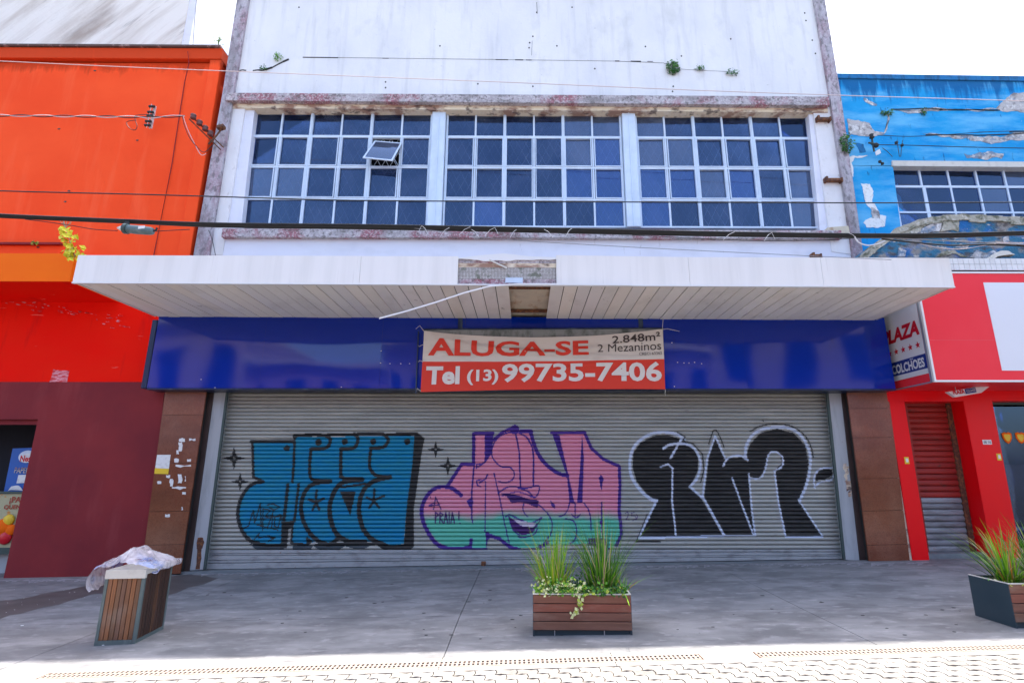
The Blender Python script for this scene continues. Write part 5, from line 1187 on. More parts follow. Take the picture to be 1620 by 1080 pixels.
def side(s, px_y0, px_y1, z0, z1, mt, e, bold=.03, shear=0):
    mm = MB(); f = lambda a, b: Vector((XS - e, px_y0 + (px_y1 - px_y0) * a, z0 + (z1 - z0) * b))
    text_on(mm, s, f, 0, 1, 0, 1, bold, shear=shear); build('lettering', mm, M[mt], SG)
pA, pB, pC = sx(1456, 528), sx(1449, 506), sx(1409, 542)
side('PLAZA', pC.y + (pC.y - pA.y) * .28, pA.y + .01, pA.z, pB.z, 'letter_red', .003, .05, .05)
za_, zb2 = sx(1467, 582).z, sx(1463, 559).z; ya, yb2 = sx(1466, 571).y, RD - .05
mm = MB(); mm.prism([(XS - .003, ya, za_), (XS - .003, yb2, za_), (XS - .003, yb2, zb2), (XS - .003, ya, zb2)], (.002, 0, 0)); build('navy_band', mm, M['sign_blue'], SG)
cy0, cy1 = pC.y + (pC.y - pA.y) * .10, ya + .045; cz0, cz1 = za_ + .03, zb2 - .05
side('COLCHOES', cy0, cy1, cz0, cz1, 'sign_white', .006, .04)
side('~', cy0 + (cy1 - cy0) * .60, cy0 + (cy1 - cy0) * .70, cz1 + .008, cz1 + .032, 'sign_white', .006, .04)
zst = sx(1452, 545.5).z
for k in range(5):
    y_ = sx(1452, 545.5).y + k * (sx(1418, 556).y - sx(1452, 545.5).y) / 3.0
    mm = MB(); pts = star_poly(0, 0, .062, .026, 5, 90); mm.prism([(XS - .003, y_ + a, zst - b) for a, b in pts], (.002, 0, 0)); build('star', mm, M['letter_red'], SG)
# hanging sign under the box
HS = thing('hanging_sign', 'small white pointed sign hanging below the red sign box', 'sign', (P(1530, 620, 9.2).x, 9.2, 2.85))
m = MB(); hp = [(1499, 619.5), (1512, 628), (1553, 621), (1566, 611), (1542, 611.8)]
m.prism([P(x, y, 9.2) for x, y in hp], (0, .07, 0)); build('sign_plate', m, M['sign_white'], HS, bevel=.004)
m = MB(); text_on(m, 'PLAZA', quadfn(P(1509, 624, 9.194), P(1527, 621.5, 9.194), P(1525, 615.5, 9.194), P(1507, 618, 9.194)), 0, 1, 0, 1, .05); build('lettering', m, M['letter_red'], HS)
m = MB(); m.prism([P(x, y, 9.196) for x, y in ((1528, 623), (1545, 620), (1543, 612.8), (1526, 615))], (0, .003, 0)); build('navy_band', m, M['sign_blue'], HS)
m = MB(); text_on(m, 'COLCHOES', quadfn(P(1529.5, 620.8, 9.19), P(1543.5, 618.2, 9.19), P(1542.5, 614.4, 9.19), P(1528.5, 616.8, 9.19)), 0, 1, 0, 1, .0); build('lettering', m, M['sign_white'], HS)
m = MB()
for px in (1512, 1553): m.tube([P(px, 618, 9.23), Vector((P(px, 618, 9.23).x, 9.23, zb0 + .02))], .006, 5)
build('hanger', m, M['aluminium'], HS)

# ================================================================== WIRES
def ext(pts):
    pts = list(pts)
    if pts[0][0] <= -100: d = (pts[1][1] - pts[0][1]) / (pts[1][0] - pts[0][0]) if abs(pts[1][0] - pts[0][0]) > 50 else 0; pts.insert(0, (pts[0][0] - 900, pts[0][1] - 900 * d))
    if pts[-1][0] >= 1640: d = (pts[-1][1] - pts[-2][1]) / (pts[-1][0] - pts[-2][0]); pts.append((pts[-1][0] + 900, pts[-1][1] + 900 * d))
    return pts
def wire(name, pts, D, r, mt, lab, cat='cable', group='cables strung across the facades', parent=None, sm=True):
    pts = ext(pts); q = curve(pts, 6) if sm and len(pts) > 2 else pts
    m = MB(); m.tube([P(x, y, D) for x, y in q], r, 5)
    o = build(name, m, M[mt], parent, smooth=True)
    if parent is None: tag(o, lab, cat, group)
    return o
wire('cable', [(-120, 92), (0, 97), (170, 105), (340, 112), (590, 122), (840, 132), (1100, 143), (1330, 151), (1620, 160), (1760, 166)], 8.4, .007, 'cable_pale', 'thin pale wire crossing highest, just above the window lintel')
wire('cable', [(-120, 297), (0, 302), (110, 305), (200, 307), (340, 311), (550, 317), (840, 319), (1200, 320.5), (1400, 321), (1620, 320), (1760, 319)], 8.2, .011, 'cable', 'black cable crossing the bottom row of upper window panes')
m = MB(); rr = random.Random(13)
BW_ = [(-120, 332), (0, 341), (180, 349), (340, 355), (560, 358), (840, 363), (1100, 369), (1340, 372.5), (1480, 372), (1620, 369), (1760, 365)]
def off(pts, d, amp=0): return [(x, y + d + rr.uniform(-amp, amp)) for x, y in pts]
bun = []
for d, r_, a in ((-2.2, .013, .5), (0, .019, .2), (2.0, .015, .5), (3.4, .009, 1.0)):
    m.tube([P(x, y, 7.3 + d * .01) for x, y in curve(ext(off(BW_, d, a)), 6)], r_, 6)
tag(build('cable_bundle', m, M['cable'], smooth=True), 'thick bundle of black cables running below the upper windows', 'cables', 'cables strung across the facades')
wire('cable', [(655, 361), (720, 369), (800, 379), (1000, 391), (1200, 401), (1410, 411)], 7.3, .005, 'cable_grey', 'thin grey wire sloping down from the bundle towards the canopy right end')
wire('cable', [(1000, 372), (1100, 377), (1200, 381), (1300, 380), (1360, 376)], 7.35, .005, 'cable', 'slack thin wire sagging under the bundle at the right')
wire('cable', [(1352, 374), (1358, 383), (1372, 388), (1388, 386), (1400, 381)], 7.3, .010, 'cable_white', 'short white-ended cable loop below the bundle near the right pilaster')
wire('cable', [(1395, 378), (1440, 383), (1500, 388), (1560, 387), (1620, 389), (1700, 392)], 7.35, .013, 'cable', 'drooping black cable in front of the ruined ledge')
wire('cable', [(1350, 376), (1420, 377), (1500, 381), (1560, 384), (1640, 388)], 7.33, .009, 'cable_grey', 'grey cable close under the bundle in front of the ruined ledge')
wire('cable', [(1450, 384), (1480, 391), (1520, 394), (1560, 388), (1600, 384), (1660, 385)], 7.35, .005, 'cable_pale', 'thin pale wire looping below the cables in front of the ruined ledge')
wire('cable', [(1388, 214), (1440, 216), (1500, 213), (1560, 209), (1640, 206)], 9.4, .007, 'cable', 'upper thin wire across the blue wall above its window')
wire('cable', [(1378, 229), (1440, 230), (1540, 233), (1640, 235)], 9.4, .008, 'cable', 'lower thin wire across the blue wall above its window')
wire('cable', [(40, 347), (80, 352), (120, 358), (150, 363), (186, 365)], 7.3, .006, 'cable', 'thin wire joining the splice case to the bundle from the left')
wire('cable', [(246, 366), (262, 365), (300, 363)], 7.3, .006, 'cable', 'thin wire leaving the splice case to the right')
wire('cable', [(330, 364), (336, 380), (341, 404)], 9.5, .006, 'cable', 'thin wire hanging down the wall behind the canopy left end')
# twisted pale and black pair ending at the left pilaster
for k, (mt, lab) in enumerate((('cable_pale', 'pale strand of the twisted pair in front of the orange wall'), ('cable', 'black strand of the twisted pair in front of the orange wall'))):
    pts = []
    for i in range(70):
        x = -120 + i * (292 + 120) / 69; y = 183 + (x / 290) * 3 if x < 230 else 186.5 - (x - 230) * .05
        pts.append((x, y + 1.5 * math.sin(i * .55 + k * math.pi)))
    wire('cable', pts, 8.6, .009, mt, lab, sm=False)
wire('cable', [(289, 184), (291, 196), (300, 218), (313, 234), (322, 241), (330, 236), (340, 226)], 9.2, .007, 'cable', 'black tail of wire looping under the left pilaster insulators')
wire('cable', [(290, 185), (297, 205), (308, 228), (318, 245), (326, 243)], 9.25, .006, 'cable_pale', 'pale tail of wire looping under the left pilaster insulators')
wire('cable', [(232, 181), (215, 183), (214, 190), (217, 200), (213, 206), (204, 202), (201, 193), (216, 190)], 8.6, .006, 'cable', 'small loop of wire beside the insulator rack on the orange wall')
# lashing ties on the bundle
for i, (x, y) in enumerate(((672, 362), (704, 365), (735, 364), (752, 368), (775, 365), (812, 368), (868, 368), (1153, 372), (1215, 373), (1350, 373), (900, 366))):
    m = MB(); sg_ = 1 if i % 3 else -1; w_ = 5 + (i * 37 % 5); m.tube([P(x - w_ * sg_, y + 8, 7.24), P(x, y - 1, 7.23), P(x + w_ * sg_, y - 5, 7.24)] + ([P(x + (w_ + 5) * sg_, y + 5, 7.25)] if i % 4 == 0 else []), .0035, 4); build('lashing_tie', m, M['cable_white'], bpy.data.objects['cable_bundle'])
# splice case
cA, cB = P(190, 361, 7.25), P(243, 366, 7.25); ax = (cB - cA)
m = MB()
def tubex(mb, t0, t1, r0, r1, n=14): mb.tube([cA + ax * t0, cA + ax * (t0 + .001), cA + ax * t1], [r0 * .8, r0, r1], n)
SCs = thing('splice_case', 'grey-green cylindrical cable splice case hanging from the bundle in front of the orange wall', 'splice case', tuple((cA + cB) / 2), None)
m = MB(); m.tube([cA + ax * t for t in (.16, .2, .5, .9, .97, 1.0)], [.05, .062, .066, .06, .05, .03], 14); build('case_body', m, M['box_grey'], SCs, smooth=True)
m = MB(); m.tube([cA + ax * t for t in (-.08, .0, .1, .16)], [.012, .03, .05, .055], 12); build('cable_cone', m, M['rim'], SCs, smooth=True)
m = MB(); m.tube([cA + ax * t for t in (.13, .135, .235, .24)], [.06, .078, .078, .06], 14); build('clamp_ring', m, M['guide_dark'], SCs)
m = MB(); m.boxc(cA + ax * .18 + Vector((0, 0, .07)), (.03, 0, 0), (0, .015, 0), (0, 0, .045)); m.tube([cA + ax * .97, cA + ax * 1.06 + Vector((0, 0, .02)), cA + ax * 1.09 + Vector((0, 0, .06))], .014, 6); build('hanger', m, M['cable'], SCs)
m = MB(); c = cA + ax * .72; m.boxc(c + Vector((0, -.062, .02)), (.045, 0, .004), (0, .004, 0), (0, -.0, .022)); build('case_label', m, M['paper'], SCs)
# insulator bracket on the left pilaster
a, b = P(302, 187, 9.15), P(351, 235, 9.5); d = b - a
IB = thing('insulator_bracket', 'slanted metal bracket with brown insulators on the left pilaster', 'insulator', tuple(b))
m = MB(); n_ = d.cross(Vector((0, 1, 0))).normalized()
for s_ in (.035, -.035): m.boxc((a + b) / 2 + n_ * s_, d / 2, (0, .012, 0), n_ * .012)
m.boxc(P(350, 202, 9.5), (.06, 0, .02), (0, .06, 0), (0, 0, .03)); m.tube([P(352, 202, 9.52), P(343, 214, 9.5), P(330, 228, 9.42)], .018, 6)
build('bracket_arm', m, M['rust'], IB)
for t in (.08, .28, .46, .62):
    m = MB(); c = a + d * t - n_ * .0; m.lathe(c + Vector((.02, -.05, .05)), [(-.05, .02), (-.045, .05), (-.02, .055), (0, .032), (.02, .055), (.045, .05), (.05, .02)], 'z', 12); build('insulator', m, M['ceramic'], IB, smooth=True)
# spool rack floating on the wires
RK = thing('insulator_rack', 'small upright rack of spool insulators fixed on the orange wall', 'insulator', tuple(P(234, 182, 9.55)))
m = MB(); m.prism([P(x, y, 9.55) for x, y in ((235, 203), (240, 203), (247, 168), (243, 168))], (0, .02, 0)); m.tube([P(232, 202, 9.5), P(240, 165, 9.5)], .008, 5); build('rack_strap', m, M['cable_pale'], RK)
for t in (.05, .23, .50, .66, .92):
    c = P(231 + 8 * t + 2, 200 - 34 * t, 9.5); m = MB(); m.lathe(c, [(-.06, .015), (-.055, .028), (-.02, .03), (0, .02), (.02, .03), (.055, .028), (.06, .015)], 'x', 10); build('insulator', m, M['cable'], RK, smooth=True)
# blue wall bracket
WBK = thing('wall_insulator', 'upright insulator bracket on the blue wall beside its peeled corner', 'insulator', tuple(P(1380, 240, 9.6)))
m = MB(); m.tube([P(1383, 240, 9.6), P(1380, 224, 9.55), P(1379, 214, 9.5)], .018, 6); m.tube([P(1374, 226, 9.55), P(1390, 229, 9.55)], .02, 6); build('bracket_arm', m, M['guide_dark'], WBK)
m = MB(); m.lathe(P(1379, 216, 9.5), [(-.05, .02), (-.03, .05), (.01, .03), (.04, .045), (.06, .02)], 'z', 10); build('insulator', m, M['cable'], WBK, smooth=True); m = MB(); m.lathe(P(1386, 230, 9.5), [(-.05, .02), (-.03, .045), (.02, .045), (.05, .02)], 'z', 10); build('insulator', m, M['cable'], WBK, smooth=True)
HK = thing('wire_hook', 'pair of thin hooked rods above the blue building window', 'hook', tuple(P(1422, 240, 9.6)))
m = MB()
for q in ([(1419, 222), (1421, 236), (1423, 248)], [(1428, 222), (1426, 236), (1425, 248)], [(1396, 234), (1404, 240), (1412, 248)]): m.tube([P(x, y, 9.6) for x, y in q], .007, 5)
build('rod', m, M['guide_dark'], HK, kind='stuff')
m = MB()
for x, y in ((1418, 226), (1427, 230), (1392, 256), (1396, 259)): m.lathe(P(x, y, 9.6), [(-.03, .01), (-.02, .03), (.02, .03), (.03, .01)], 'z', 8)
build('insulator', m, M['cable'], HK, kind='stuff')

# ================================================================== LITTER BIN AND BAG
def litter_bin():
    A, Bq, Cq = G(150, 1016), G(213, 1018), G(259, 994)
    zt = P(233, 900, Bq.y).z
    u = (Bq - A); v = (Cq - Bq); u.z = v.z = 0
    vn = v.normalized(); un = Vector((vn.y, -vn.x, 0)); W_ = u.dot(un) * .86; D_ = v.length; A = Bq - un * W_
    # keep the plan a true rectangle
    A = Vector((A.x, A.y, gz(A.x))); h = zt - A.z
    T = thing('litter_bin', 'wooden slatted litter bin with green-grey metal corners near the left pillar', 'litter bin', (A + un * W_ / 2 + vn * D_ / 2))
    def bx(mb, a0, a1, b0, b1, z0, z1): mb.prism([A + un * a0 + vn * b0 + Vector((0, 0, z0)), A + un * a1 + vn * b0 + Vector((0, 0, z0)), A + un * a1 + vn * b0 + Vector((0, 0, z1)), A + un * a0 + vn * b0 + Vector((0, 0, z1))], vn * (b1 - b0))
    for nm, (a0, a1, b0, b1) in (('corner_post', (0, .028, 0, .028)), ('corner_post', (W_ - .032, W_, 0, .03)), ('corner_post', (0, .028, D_ - .028, D_)), ('corner_post', (W_ - .028, W_, D_ - .028, D_))):
        m = MB(); bx(m, a0, a1, b0, b1, -.01, h); build(nm, m, M['bin_metal'], T, bevel=.003)
    m = MB(); bx(m, .02, W_ - .02, .02, D_ - .02, .03, h - .006); build('inner_liner', m, M['rim'], T)
    m = MB(); bx(m, .028, W_ - .032, .0, .03, .0, .045); bx(m, W_ - .03, W_ - .002, .03, D_ - .028, .0, .04); build('base_rail', m, M['bin_metal'], T)
    m = MB(); bx(m, -.004, W_ + .002, -.006, .03, h - .085, h); bx(m, W_ - .03, W_ + .004, .03, D_, h - .05, h); bx(m, -.004, .02, .03, D_, h - .05, h); bx(m, .02, W_ - .03, D_ - .02, D_ + .002, h - .05, h); build('top_rim', m, M['rim'], T, bevel=.003)
    n = 7; w = (W_ - .06) / n; order = (0, 2, 1, 3, 0, 2, 1)
    for i in range(n):
        m = MB(); bx(m, .028 + i * w + .0035, .028 + (i + 1) * w - .0035, .004, .022, .046, h - .086); build('slat', m, M['wood'][order[i]], T, bevel=.002)
    n2 = 9; w2 = (D_ - .06) / n2
    for i in range(n2):
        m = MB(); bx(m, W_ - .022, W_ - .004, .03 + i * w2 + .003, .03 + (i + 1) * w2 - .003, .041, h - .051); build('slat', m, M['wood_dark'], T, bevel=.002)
        m = MB(); bx(m, .004, .022, .03 + i * w2 + .003, .03 + (i + 1) * w2 - .003, .041, h - .051); build('slat', m, M['wood'][i % 4], T)
    return A, un, vn, W_, D_, h
A, un, vn, W_, D_, h = litter_bin()
# crumpled plastic bag over the top, billowing up at the back and hanging down on the left
from mathutils import noise as mn
m = MB(); vs = []
ZT = lambda y_px, D_: P(200, y_px, D_).z
prof = [(-.30, -.24, .0), (-.40, -.16, .2), (-.42, -.06, .5), (-.34, .03, .8), (-.18, .075, 1), (.0, .10, 1), (.2, .165, 1), (.36, .215, 1), (.46, .235, 1), (.56, .19, 1), (.72, .165, 1), (.9, .13, 1), (1.05, .10, 1), (1.22, .055, 1), (1.36, .02, .9), (1.38, -.02, .8), (1.25, -.035, .8)]
prof = [(p[0], p[1], p[2]) for p in prof]
def cr3(q, t):
    n = len(q) - 1; x = t * n; i = min(n - 1, int(x)); f = x - i
    a, b, c, d = q[max(0, i - 1)], q[i], q[i + 1], q[min(n, i + 2)]
    return [.5 * ((2 * b[k]) + (-a[k] + c[k]) * f + (2 * a[k] - 5 * b[k] + 4 * c[k] - d[k]) * f * f + (-a[k] + 3 * b[k] - 3 * c[k] + d[k]) * f ** 3) for k in range(len(b))]
nu, nv = 64, 36
for j in range(nv + 1):
    for i in range(nu + 1):
        u, v = i / nu, j / nv
        px_, pz_, wt = cr3(prof, u)
        dome = math.sin(math.pi * min(1, max(0, v * .92 + .08))) ** .55
        zz_ = pz_ * (dome if pz_ > 0 else 1) + (.012 if pz_ > 0 else 0)
        yy = v * D_ * 1.06 - .035
        if px_ > 1.0: yy = yy * (1 - .25 * (px_ - 1)) + .10 * (px_ - 1)
        if v < .06: zz_ -= (.06 - v) * .5
        cre = abs(mn.noise(Vector((u * 7, v * 3, 2)))) * .045 + abs(mn.noise(Vector((u * 16, v * 7, 7)))) * .016 + mn.noise(Vector((u * 40, v * 25, 3))) * .006
        q = A + un * (px_ * W_ * .92 + mn.noise(Vector((u * 8, v * 8, 9))) * .02) + vn * (yy + mn.noise(Vector((u * 8, v * 8, 19))) * .015) + Vector((0, 0, h + zz_ * .80 - cre + .02))
        if 0 < px_ < 1 and 0 < v < 1: q.z = max(q.z, A.z + h + .008)
        vs.append(q)
m.v = [tuple(v) for v in vs]
for j in range(nv):
    for i in range(nu): m.f.append((j * (nu + 1) + i, j * (nu + 1) + i + 1, (j + 1) * (nu + 1) + i + 1, (j + 1) * (nu + 1) + i)); m.m.append(0)
tag(build('plastic_bag', m, M['film'], smooth=True, fixn=False), 'crumpled translucent plastic bag draped over the top of the litter bin', 'plastic bag')

# ================================================================== PLANTERS
def blade(mb, base, h, lean, az, w, n=5, mi=0, droop=.5):
    pts = []; d = Vector((math.cos(az), math.sin(az), 0)); side = Vector((-d.y, d.x, 0))
    if abs(side.y) > .7: side = (side + Vector((.8, 0, 0))).normalized()
    L = []
    for i in range(n + 1):
        t = i / n; p = base + d * (lean * t + droop * lean * t * t * t) + Vector((0, 0, h * (t - .12 * droop * t * t)))
        ww = w * (1 - t ** 1.6) + .0006
        L.append((p - side * ww / 2, p + side * ww / 2))
    vs = [q for pr in L for q in pr]; fs = [(2 * i, 2 * i + 1, 2 * i + 3, 2 * i + 2) for i in range(n)]
    mb.add(vs, fs, mi)
def tuft(name, lab, base, rx, ry, n, hmin, hmax, pal, seed, spread=.22, w=.012):
    rg = random.Random(seed); m = MB()
    for i in range(n):
        a = rg.uniform(0, 6.28); r_ = math.sqrt(rg.random()); ox, oy = rx * r_ * math.cos(a), ry * r_ * math.sin(a)
        az = math.atan2(oy / ry, ox / rx) + rg.gauss(0, .5)
        hh = rg.uniform(hmin, hmax) * (1 - .25 * r_)
        if rg.random() < .07:   # broken or bent over
            az += rg.uniform(-1, 1); blade(m, base + Vector((ox, oy, 0)), hh * .6, spread * .7, az, w * .8, 6, 5, 1.3); continue
        blade(m, base + Vector((ox, oy, 0)), hh * rg.choice((1, 1, 1, .6)), spread * (.25 + r_) * rg.uniform(.3, 1.5), az, w * rg.uniform(.5, 1.4), 6, rg.choice(pal), rg.uniform(.1, 1.2))
    T = thing(name, lab, 'plant', tuple(base)); build('blades', m, M['grass'], T, kind='stuff', smooth=True, fixn=False); return T
def planter(A, un, W_, D_, h, lab, label_planks=True):
    vn = Vector((-un.y, un.x, 0))
    T = thing('planter', lab, 'planter', tuple(A + un * W_ / 2 + vn * D_ / 2), 'wood-fronted planters on the pavement')
    def bx(mb, a0, a1, b0, b1, z0, z1): mb.prism([A + un * a0 + vn * b0 + Vector((0, 0, z0)), A + un * a1 + vn * b0 + Vector((0, 0, z0)), A + un * a1 + vn * b0 + Vector((0, 0, z1)), A + un * a0 + vn * b0 + Vector((0, 0, z1))], vn * (b1 - b0))
    zb = .055
    m = MB(); bx(m, .0, .02, .004, D_, 0, h - .004); bx(m, W_ - .02, W_, .004, D_, 0, h - .004); bx(m, .02, W_ - .02, D_ - .02, D_, .0, h - .004); bx(m, .02, W_ - .02, .024, .03, .0, h - .03); build('metal_box', m, M['planter_metal'], T, bevel=.002)
    m = MB(); bx(m, .0, W_, -.004, .022, h - .004, h + .004); bx(m, W_ - .022, W_, .022, D_, h - .003, h + .004); bx(m, 0, .022, .022, D_, h - .003, h + .004); build('rim', m, M['rim'], T)
    n = 4; ph = (h - .006 - zb) / n
    for i in range(n):
        m = MB(); bx(m, .004, W_ - .004, -.002, .022, zb + i * ph + .004, zb + (i + 1) * ph - .003); build('plank', m, M['plank'][(3 - i) % 4], T, bevel=.002)
    m = MB(); 
    for q in (.22, .72): bx(m, q * W_ - .004, q * W_ + .004, .012, .024, .0, zb - .005)
    build('foot_bracket', m, M['aluminium'], T)
    m = MB(); vs = []; k = 14
    for j in range(7):
        for i in range(k + 1):
            p = A + un * (.02 + (W_ - .04) * i / k) + vn * (.03 + (D_ - .05) * j / 6); vs.append(p + Vector((0, 0, h - .035 + .02 * mn.noise(p * 9))))
    m.add(vs, [(j * (k + 1) + i, j * (k + 1) + i + 1, (j + 1) * (k + 1) + i + 1, (j + 1) * (k + 1) + i) for j in range(6) for i in range(k)]); build('soil', m, M['soil'], T, smooth=True)
    return T
A = G(843, 1006); Bq = G(1001, 1004); A.z = gz(A.x); un = (Bq - A); un.z = 0; W1 = un.length; un.normalize(); vn = Vector((-un.y, un.x, 0))
H1 = P(920, 939, A.y).z - A.z; D1 = .42
planter(A, un, W1, D1, H1, 'wood-fronted planter in front of the middle of the shutter')
def at1(u, v, z=0): return A + un * (u * W1) + vn * (v * D1) + Vector((0, 0, H1 - .03 + z))
tuft('grass_plant', 'bright yellow-green spiky grass in the left half of the middle planter', at1(.23, .5), .12, .08, 165, .40, .95, (1, 1, 0, 1, 3, 1, 5), 1, .17, .012)
tuft('grass_plant', 'tall dark green spiky grass in the right half of the middle planter', at1(.74, .55), .14, .09, 230, .45, 1.05, (2, 0, 0, 2, 0, 1, 5), 2, .19, .012)
def leafy(name, lab, spots, n, rad, size, pal, seed, hang=None, group=None, cat='plant', D=None):
    rg = random.Random(seed); m = MB()
    def leaf(c, s_, nrm, mi):
        a = nrm.cross(Vector((rg.random() - .5, rg.random() - .5, rg.random() - .5))).normalized(); b = nrm.cross(a)
        m.add([c - a * s_ * .5, c + b * s_ * .42 + nrm * s_ * .1, c + a * s_ * .6, c - b * s_ * .42 + nrm * s_ * .1], [(0, 1, 2), (0, 2, 3)], mi)
    for k in range(n):
        s0 = rg.choice(spots); c = Vector(s0) + Vector((rg.gauss(0, rad[0]), rg.gauss(0, rad[1]), abs(rg.gauss(0, rad[2]))))
        leaf(c, size * rg.uniform(.6, 1.4), Vector((rg.uniform(-.6, .6), rg.uniform(-1, .1), rg.uniform(.1, 1))).normalized(), rg.choice(pal))
    if hang:
        for k in range(len(hang) - 1):
            a, b = Vector(hang[k]), Vector(hang[k + 1]); m.tube([a, b], .003, 4, 0)
            for q in range(7):
                leaf(a.lerp(b, rg.random()) + Vector((rg.gauss(0, .016), rg.uniform(-.02, 0), rg.gauss(0, .012))), size * rg.uniform(.8, 1.5), Vector((rg.uniform(-.5, .5), -1, rg.uniform(0, .6))).normalized(), rg.choice((3, 4, 4)))
    T = thing(name, lab, cat, tuple(spots[0]), group); build('leaves', m, M['leaf'], T, kind='stuff', fixn=False); return T
leafy('creeping_plant', 'pale variegated creeper along the front rim of the middle planter, one shoot hanging over', [at1(u, .08 + .1 * (i % 2), .01) for i, u in enumerate([.05, .1, .15, .2, .25, .3, .35, .4, .45, .5, .5, .2, .3, .1, .42, .4])], 620, (.04, .03, .06), .031, (0, 1, 1, 3, 4, 4), 3, [at1(.5, -.02, .03), at1(.49, -.05, -.04), at1(.46, -.05, -.09), at1(.43, -.06, -.14), at1(.42, -.06, -.155)])
leafy('leafy_plant', 'low broad-leaved green plants in the right front of the middle planter', [at1(u, .1, .015) for u in (.56, .62, .68, .74, .8, .87, .62, .9)], 300, (.035, .04, .05), .034, (0, 1, 2, 2, 1, 3), 4)
leafy('leafy_plant', 'dark bushy plant between the two grasses of the middle planter', [at1(u, .7, .02) for u in (.42, .47, .5, .54)], 240, (.03, .05, .06), .024, (2, 2, 0), 5)
tuft('grass_plant', 'short feathery sprig leaning out at the right end of the middle planter', at1(.95, .45), .03, .05, 40, .12, .24, (0, 1, 4), 6, .22, .014)
# right planter
A2_ = G(1609, 994); Bk = G(1547, 974); A2_.z = gz(A2_.x)
u2 = Vector((1, -.0, 0)); D2 = (Bk - A2_).y
H2 = P(1596, 923, A2_.y).z - A2_.z
planter(A2_, u2, 1.15, D2 + .03, H2, 'wood-fronted planter with slate metal side at the right edge')
def at2(u, v, z=0): return A2_ + u2 * (u * 1.15) + Vector((0, v * D2, H2 - .03 + z))
tuft('grass_plant', 'green and orange tipped grass in the right edge planter', at2(.19, .5), .10, .10, 170, .26, .78, (0, 0, 2, 1, 1, 4, 5), 7, .24, .012)
tuft('grass_plant', 'second grass clump of the right edge planter', at2(.52, .5), .13, .12, 160, .3, .85, (0, 2, 1, 5), 8, .22, .012)
leafy('creeping_plant', 'sparse pale creeper at the left corner of the right planter', [at2(.03, .5, 0), at2(.05, .3, 0), at2(.1, .15, 0)], 60, (.03, .05, .02), .022, (3, 4, 1), 9)

# ================================================================== WEEDS ON THE WALLS
def weed(px, py, D, w, h, n, lab, pal=(0, 2, 2), seed=1, down=False, size=.045, cat='weed'):
    rg = random.Random(seed); c = P(px, py, D); m = MB()
    for k in range(n):
        a = rg.uniform(0, 6.28); r_ = math.sqrt(rg.random()); p = c + Vector((w * r_ * math.cos(a), -abs(rg.gauss(0, .05)), h * r_ * math.sin(a)))
        nn = Vector((rg.uniform(-1, 1), -1, rg.uniform(-.3, 1))).normalized(); aa = nn.cross(Vector((rg.random(), rg.random(), rg.random()))).normalized(); bb = nn.cross(aa); s_ = size * rg.uniform(.6, 1.4)
        m.add([p - aa * s_ * .5, p + bb * s_ * .3, p + aa * s_ * .6, p - bb * s_ * .3], [(0, 1, 2, 3)], rg.choice(pal))
    for k in range(6):
        a = rg.uniform(-1.2, 1.2); q = c + Vector((math.sin(a) * w, -.06, (-1 if down else 1) * math.cos(a) * h * rg.uniform(.7, 1.2))); m.tube([c + Vector((0, .02, -h * .2)), c.lerp(q, .5) + Vector((0, -.03, 0)), q], .005, 4, 0)
    T = thing('weed', lab, cat, tuple(c), 'weeds rooted in the facades'); build('leaves', m, M['leaf'], T, kind='stuff', fixn=False); return T
weed(1064, 109, FAC, .15, .17, 190, 'biggest dark green weed on the white wall above the right window', (2, 2, 0), 1, True, .06)
weed(1106, 110, FAC, .10, .05, 50, 'small weed just right of the biggest one on the white wall', (2, 0), 2, False, .04)
weed(1158, 117, FAC, .14, .06, 60, 'thin trailing weed rightmost on the white wall', (2, 2, 0), 3, True, .04)
weed(441, 92, FAC, .09, .09, 50, 'small bright sprouting weed at the left crack of the white wall', (0, 1, 1), 4, False, .045)
weed(418, 110, FAC, .09, .04, 50, 'dark tuft along the crack at the upper left of the white wall', (2,), 14, True, .035)
weed(1338, 229, FAC - .08, .13, .22, 220, 'bushy hanging weed on the right pilaster', (2, 0, 2), 5, True, .05)
weed(1402, 180, BD, .14, .06, 70, 'weed at the crack of the blue wall near its upper left', (2, 0), 6, False, .045)
weed(1460, 178, BD, .06, .09, 50, 'small weed hanging from the crack of the blue wall, right of the other', (2, 2), 7, True, .035)
weed(345, 72, 9.9, .13, .16, 90, 'pale sprig growing on the orange roof edge against the sky', (3, 4, 1), 8, False, .035)
weed(58, 386, OD - .05, .06, .05, 30, 'tiny yellowed weed on the thin ledge of the orange wall', (3, 1), 9, False, .035)
m = MB(); rg = random.Random(10)
path = [(100, 352), (104, 362), (108, 374), (112, 386), (116, 398), (119, 406)]
tr = MB()
tr.tube([P(x, y, 8.3) for x, y in path], .008, 5, 1)
for k in range(80):
    t = rg.random() ** .8; i = min(4, int((.25 + .7 * t) * 5)); c = P(*lerp2(path[i], path[i + 1], rg.random()), 8.3) + Vector((rg.gauss(0, .065), rg.uniform(-.08, .05), rg.gauss(0, .06)))
    nn = Vector((rg.uniform(-1, 1), -1, rg.uniform(-.2, .8))).normalized(); aa = nn.cross(Vector((rg.random(), rg.random(), rg.random()))).normalized(); bb = nn.cross(aa); s_ = .10 * rg.uniform(.6, 1.4)
    tr.add([c - aa * s_ * .5, c + bb * s_ * .34 + nn * .015, c + aa * s_ * .6, c - bb * s_ * .34 + nn * .015], [(0, 1, 2), (0, 2, 3)], 0)
for k in range(9): tr.tube([P(104, 360, 8.3), P(104 + rg.uniform(-10, 12), 352 + rg.uniform(-6, 4), 8.28)], .004, 4, 1)
tag(build('leafy_branch', tr, [M['yellow_leaf'], M['dry']], fixn=False), 'bright yellow leafy branch sprouting beside the canopy left end', 'branch', 'weeds rooted in the facades')

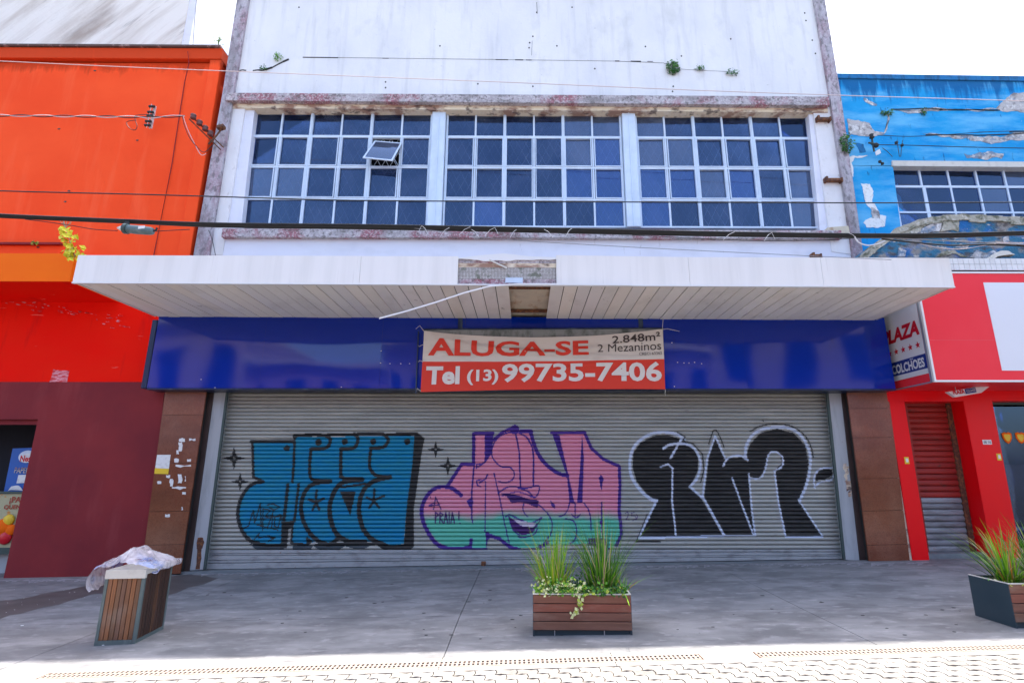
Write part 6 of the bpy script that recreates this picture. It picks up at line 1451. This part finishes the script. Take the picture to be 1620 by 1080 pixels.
# ================================================================== LITTER SPECKS
rg = random.Random(12); m = MB()
for (x, y, w) in ((35, 989, 7), (118, 936, 3), (110, 937, 3), (78, 948, 2), (12, 953, 2), (10, 968, 2), (23, 964, 2), (270, 998, 2), (155, 1018, 3), (163, 1020, 4), (35, 900, 2), (400, 893, 3)) + tuple((rg.uniform(20, 260), rg.uniform(915, 960), 1.2) for _ in range(14)):
    c = G(x, y, .006); e = w / 170; a = rg.uniform(0, 3); m.prism([c + Vector((e * math.cos(a + k * 1.57) * .5, e * math.sin(a + k * 1.57) * .3, 0)) for k in range(4)], (0, 0, .003))
tag(build('paper_litter', m, M['paper'], kind='stuff'), 'white scraps of litter scattered on the left pavement', 'litter')
m = MB()
for k in range(60):
    x, y = rg.uniform(320, 1560), rg.uniform(915, 1010); c = G(x, y, .002); e = rg.uniform(.008, .03); m.prism([c + Vector((e * math.cos(q) * rg.uniform(.7, 1.3), e * .7 * math.sin(q), 0)) for q in range(6)], (0, 0, .001))
build('gum_spot', m, M['seam_dark'], pavement, kind='stuff')

# ================================================================== HOUSES ACROSS THE STREET (behind the camera, mirrored in glass and signboard)
def house(x0, x1, hh, c, lab, yb=-5.5, win=4, band=None):
    T = thing('shop_house', lab, 'building', ((x0 + x1) / 2, yb, 0), 'houses across the street')
    m = MB(); m.box(x0, x1, yb - 8, yb, -.4, hh); build('wall', m, mat('opposite_wall', c, .85, layers=[(tuple(v * .8 for v in c), (1, 1, 1), .5, .2, 5, .6)]), T)
    m = MB(); m.box(x0 - .1, x1 + .1, yb - 8, yb + .25, hh, hh + .25); build('cornice', m, M['rim'], T)
    w = (x1 - x0) / win
    for k in range(win):
        m = MB(); m.box(x0 + k * w + w * .25, x0 + k * w + w * .75, yb - .02, yb + .03, hh * .58, hh * .86); build('window', m, M['sign_blue'], T)
    m = MB(); m.prism([(x0 + .1, yb, 3.0), (x1 - .1, yb, 3.0), (x1 - .1, yb + 1.3, 2.7), (x0 + .1, yb + 1.3, 2.7)], (0, 0, .08)); build('awning', m, mat('opposite_awning', band or (.1, .12, .3), .7), T)
    m = MB(); m.box(x0 + .3, x1 - .3, yb - .02, yb + .04, .1, 2.6); build('shopfront', m, M['dark_room'], T)
house(-22, -13, 8.2, (.5, .4, .42), 'beige two-storey shop house across the street, far left')
house(-13, -6.5, 6.3, (.42, .27, .38), 'pinkish shop house across the street, left')
house(-6.5, -1.8, 7.3, (.38, .30, .42), 'lilac shop house across the street, centre left')
house(-1.8, 3.2, 5.6, (.38, .32, .42), 'cream shop house across the street, centre right', band=(.3, .05, .05))
house(3.2, 8.6, 6.9, (.36, .28, .40), 'mauve shop house across the street, right')
house(8.6, 20, 9.5, (.35, .3, .36), 'grey-brown block across the street, far right')
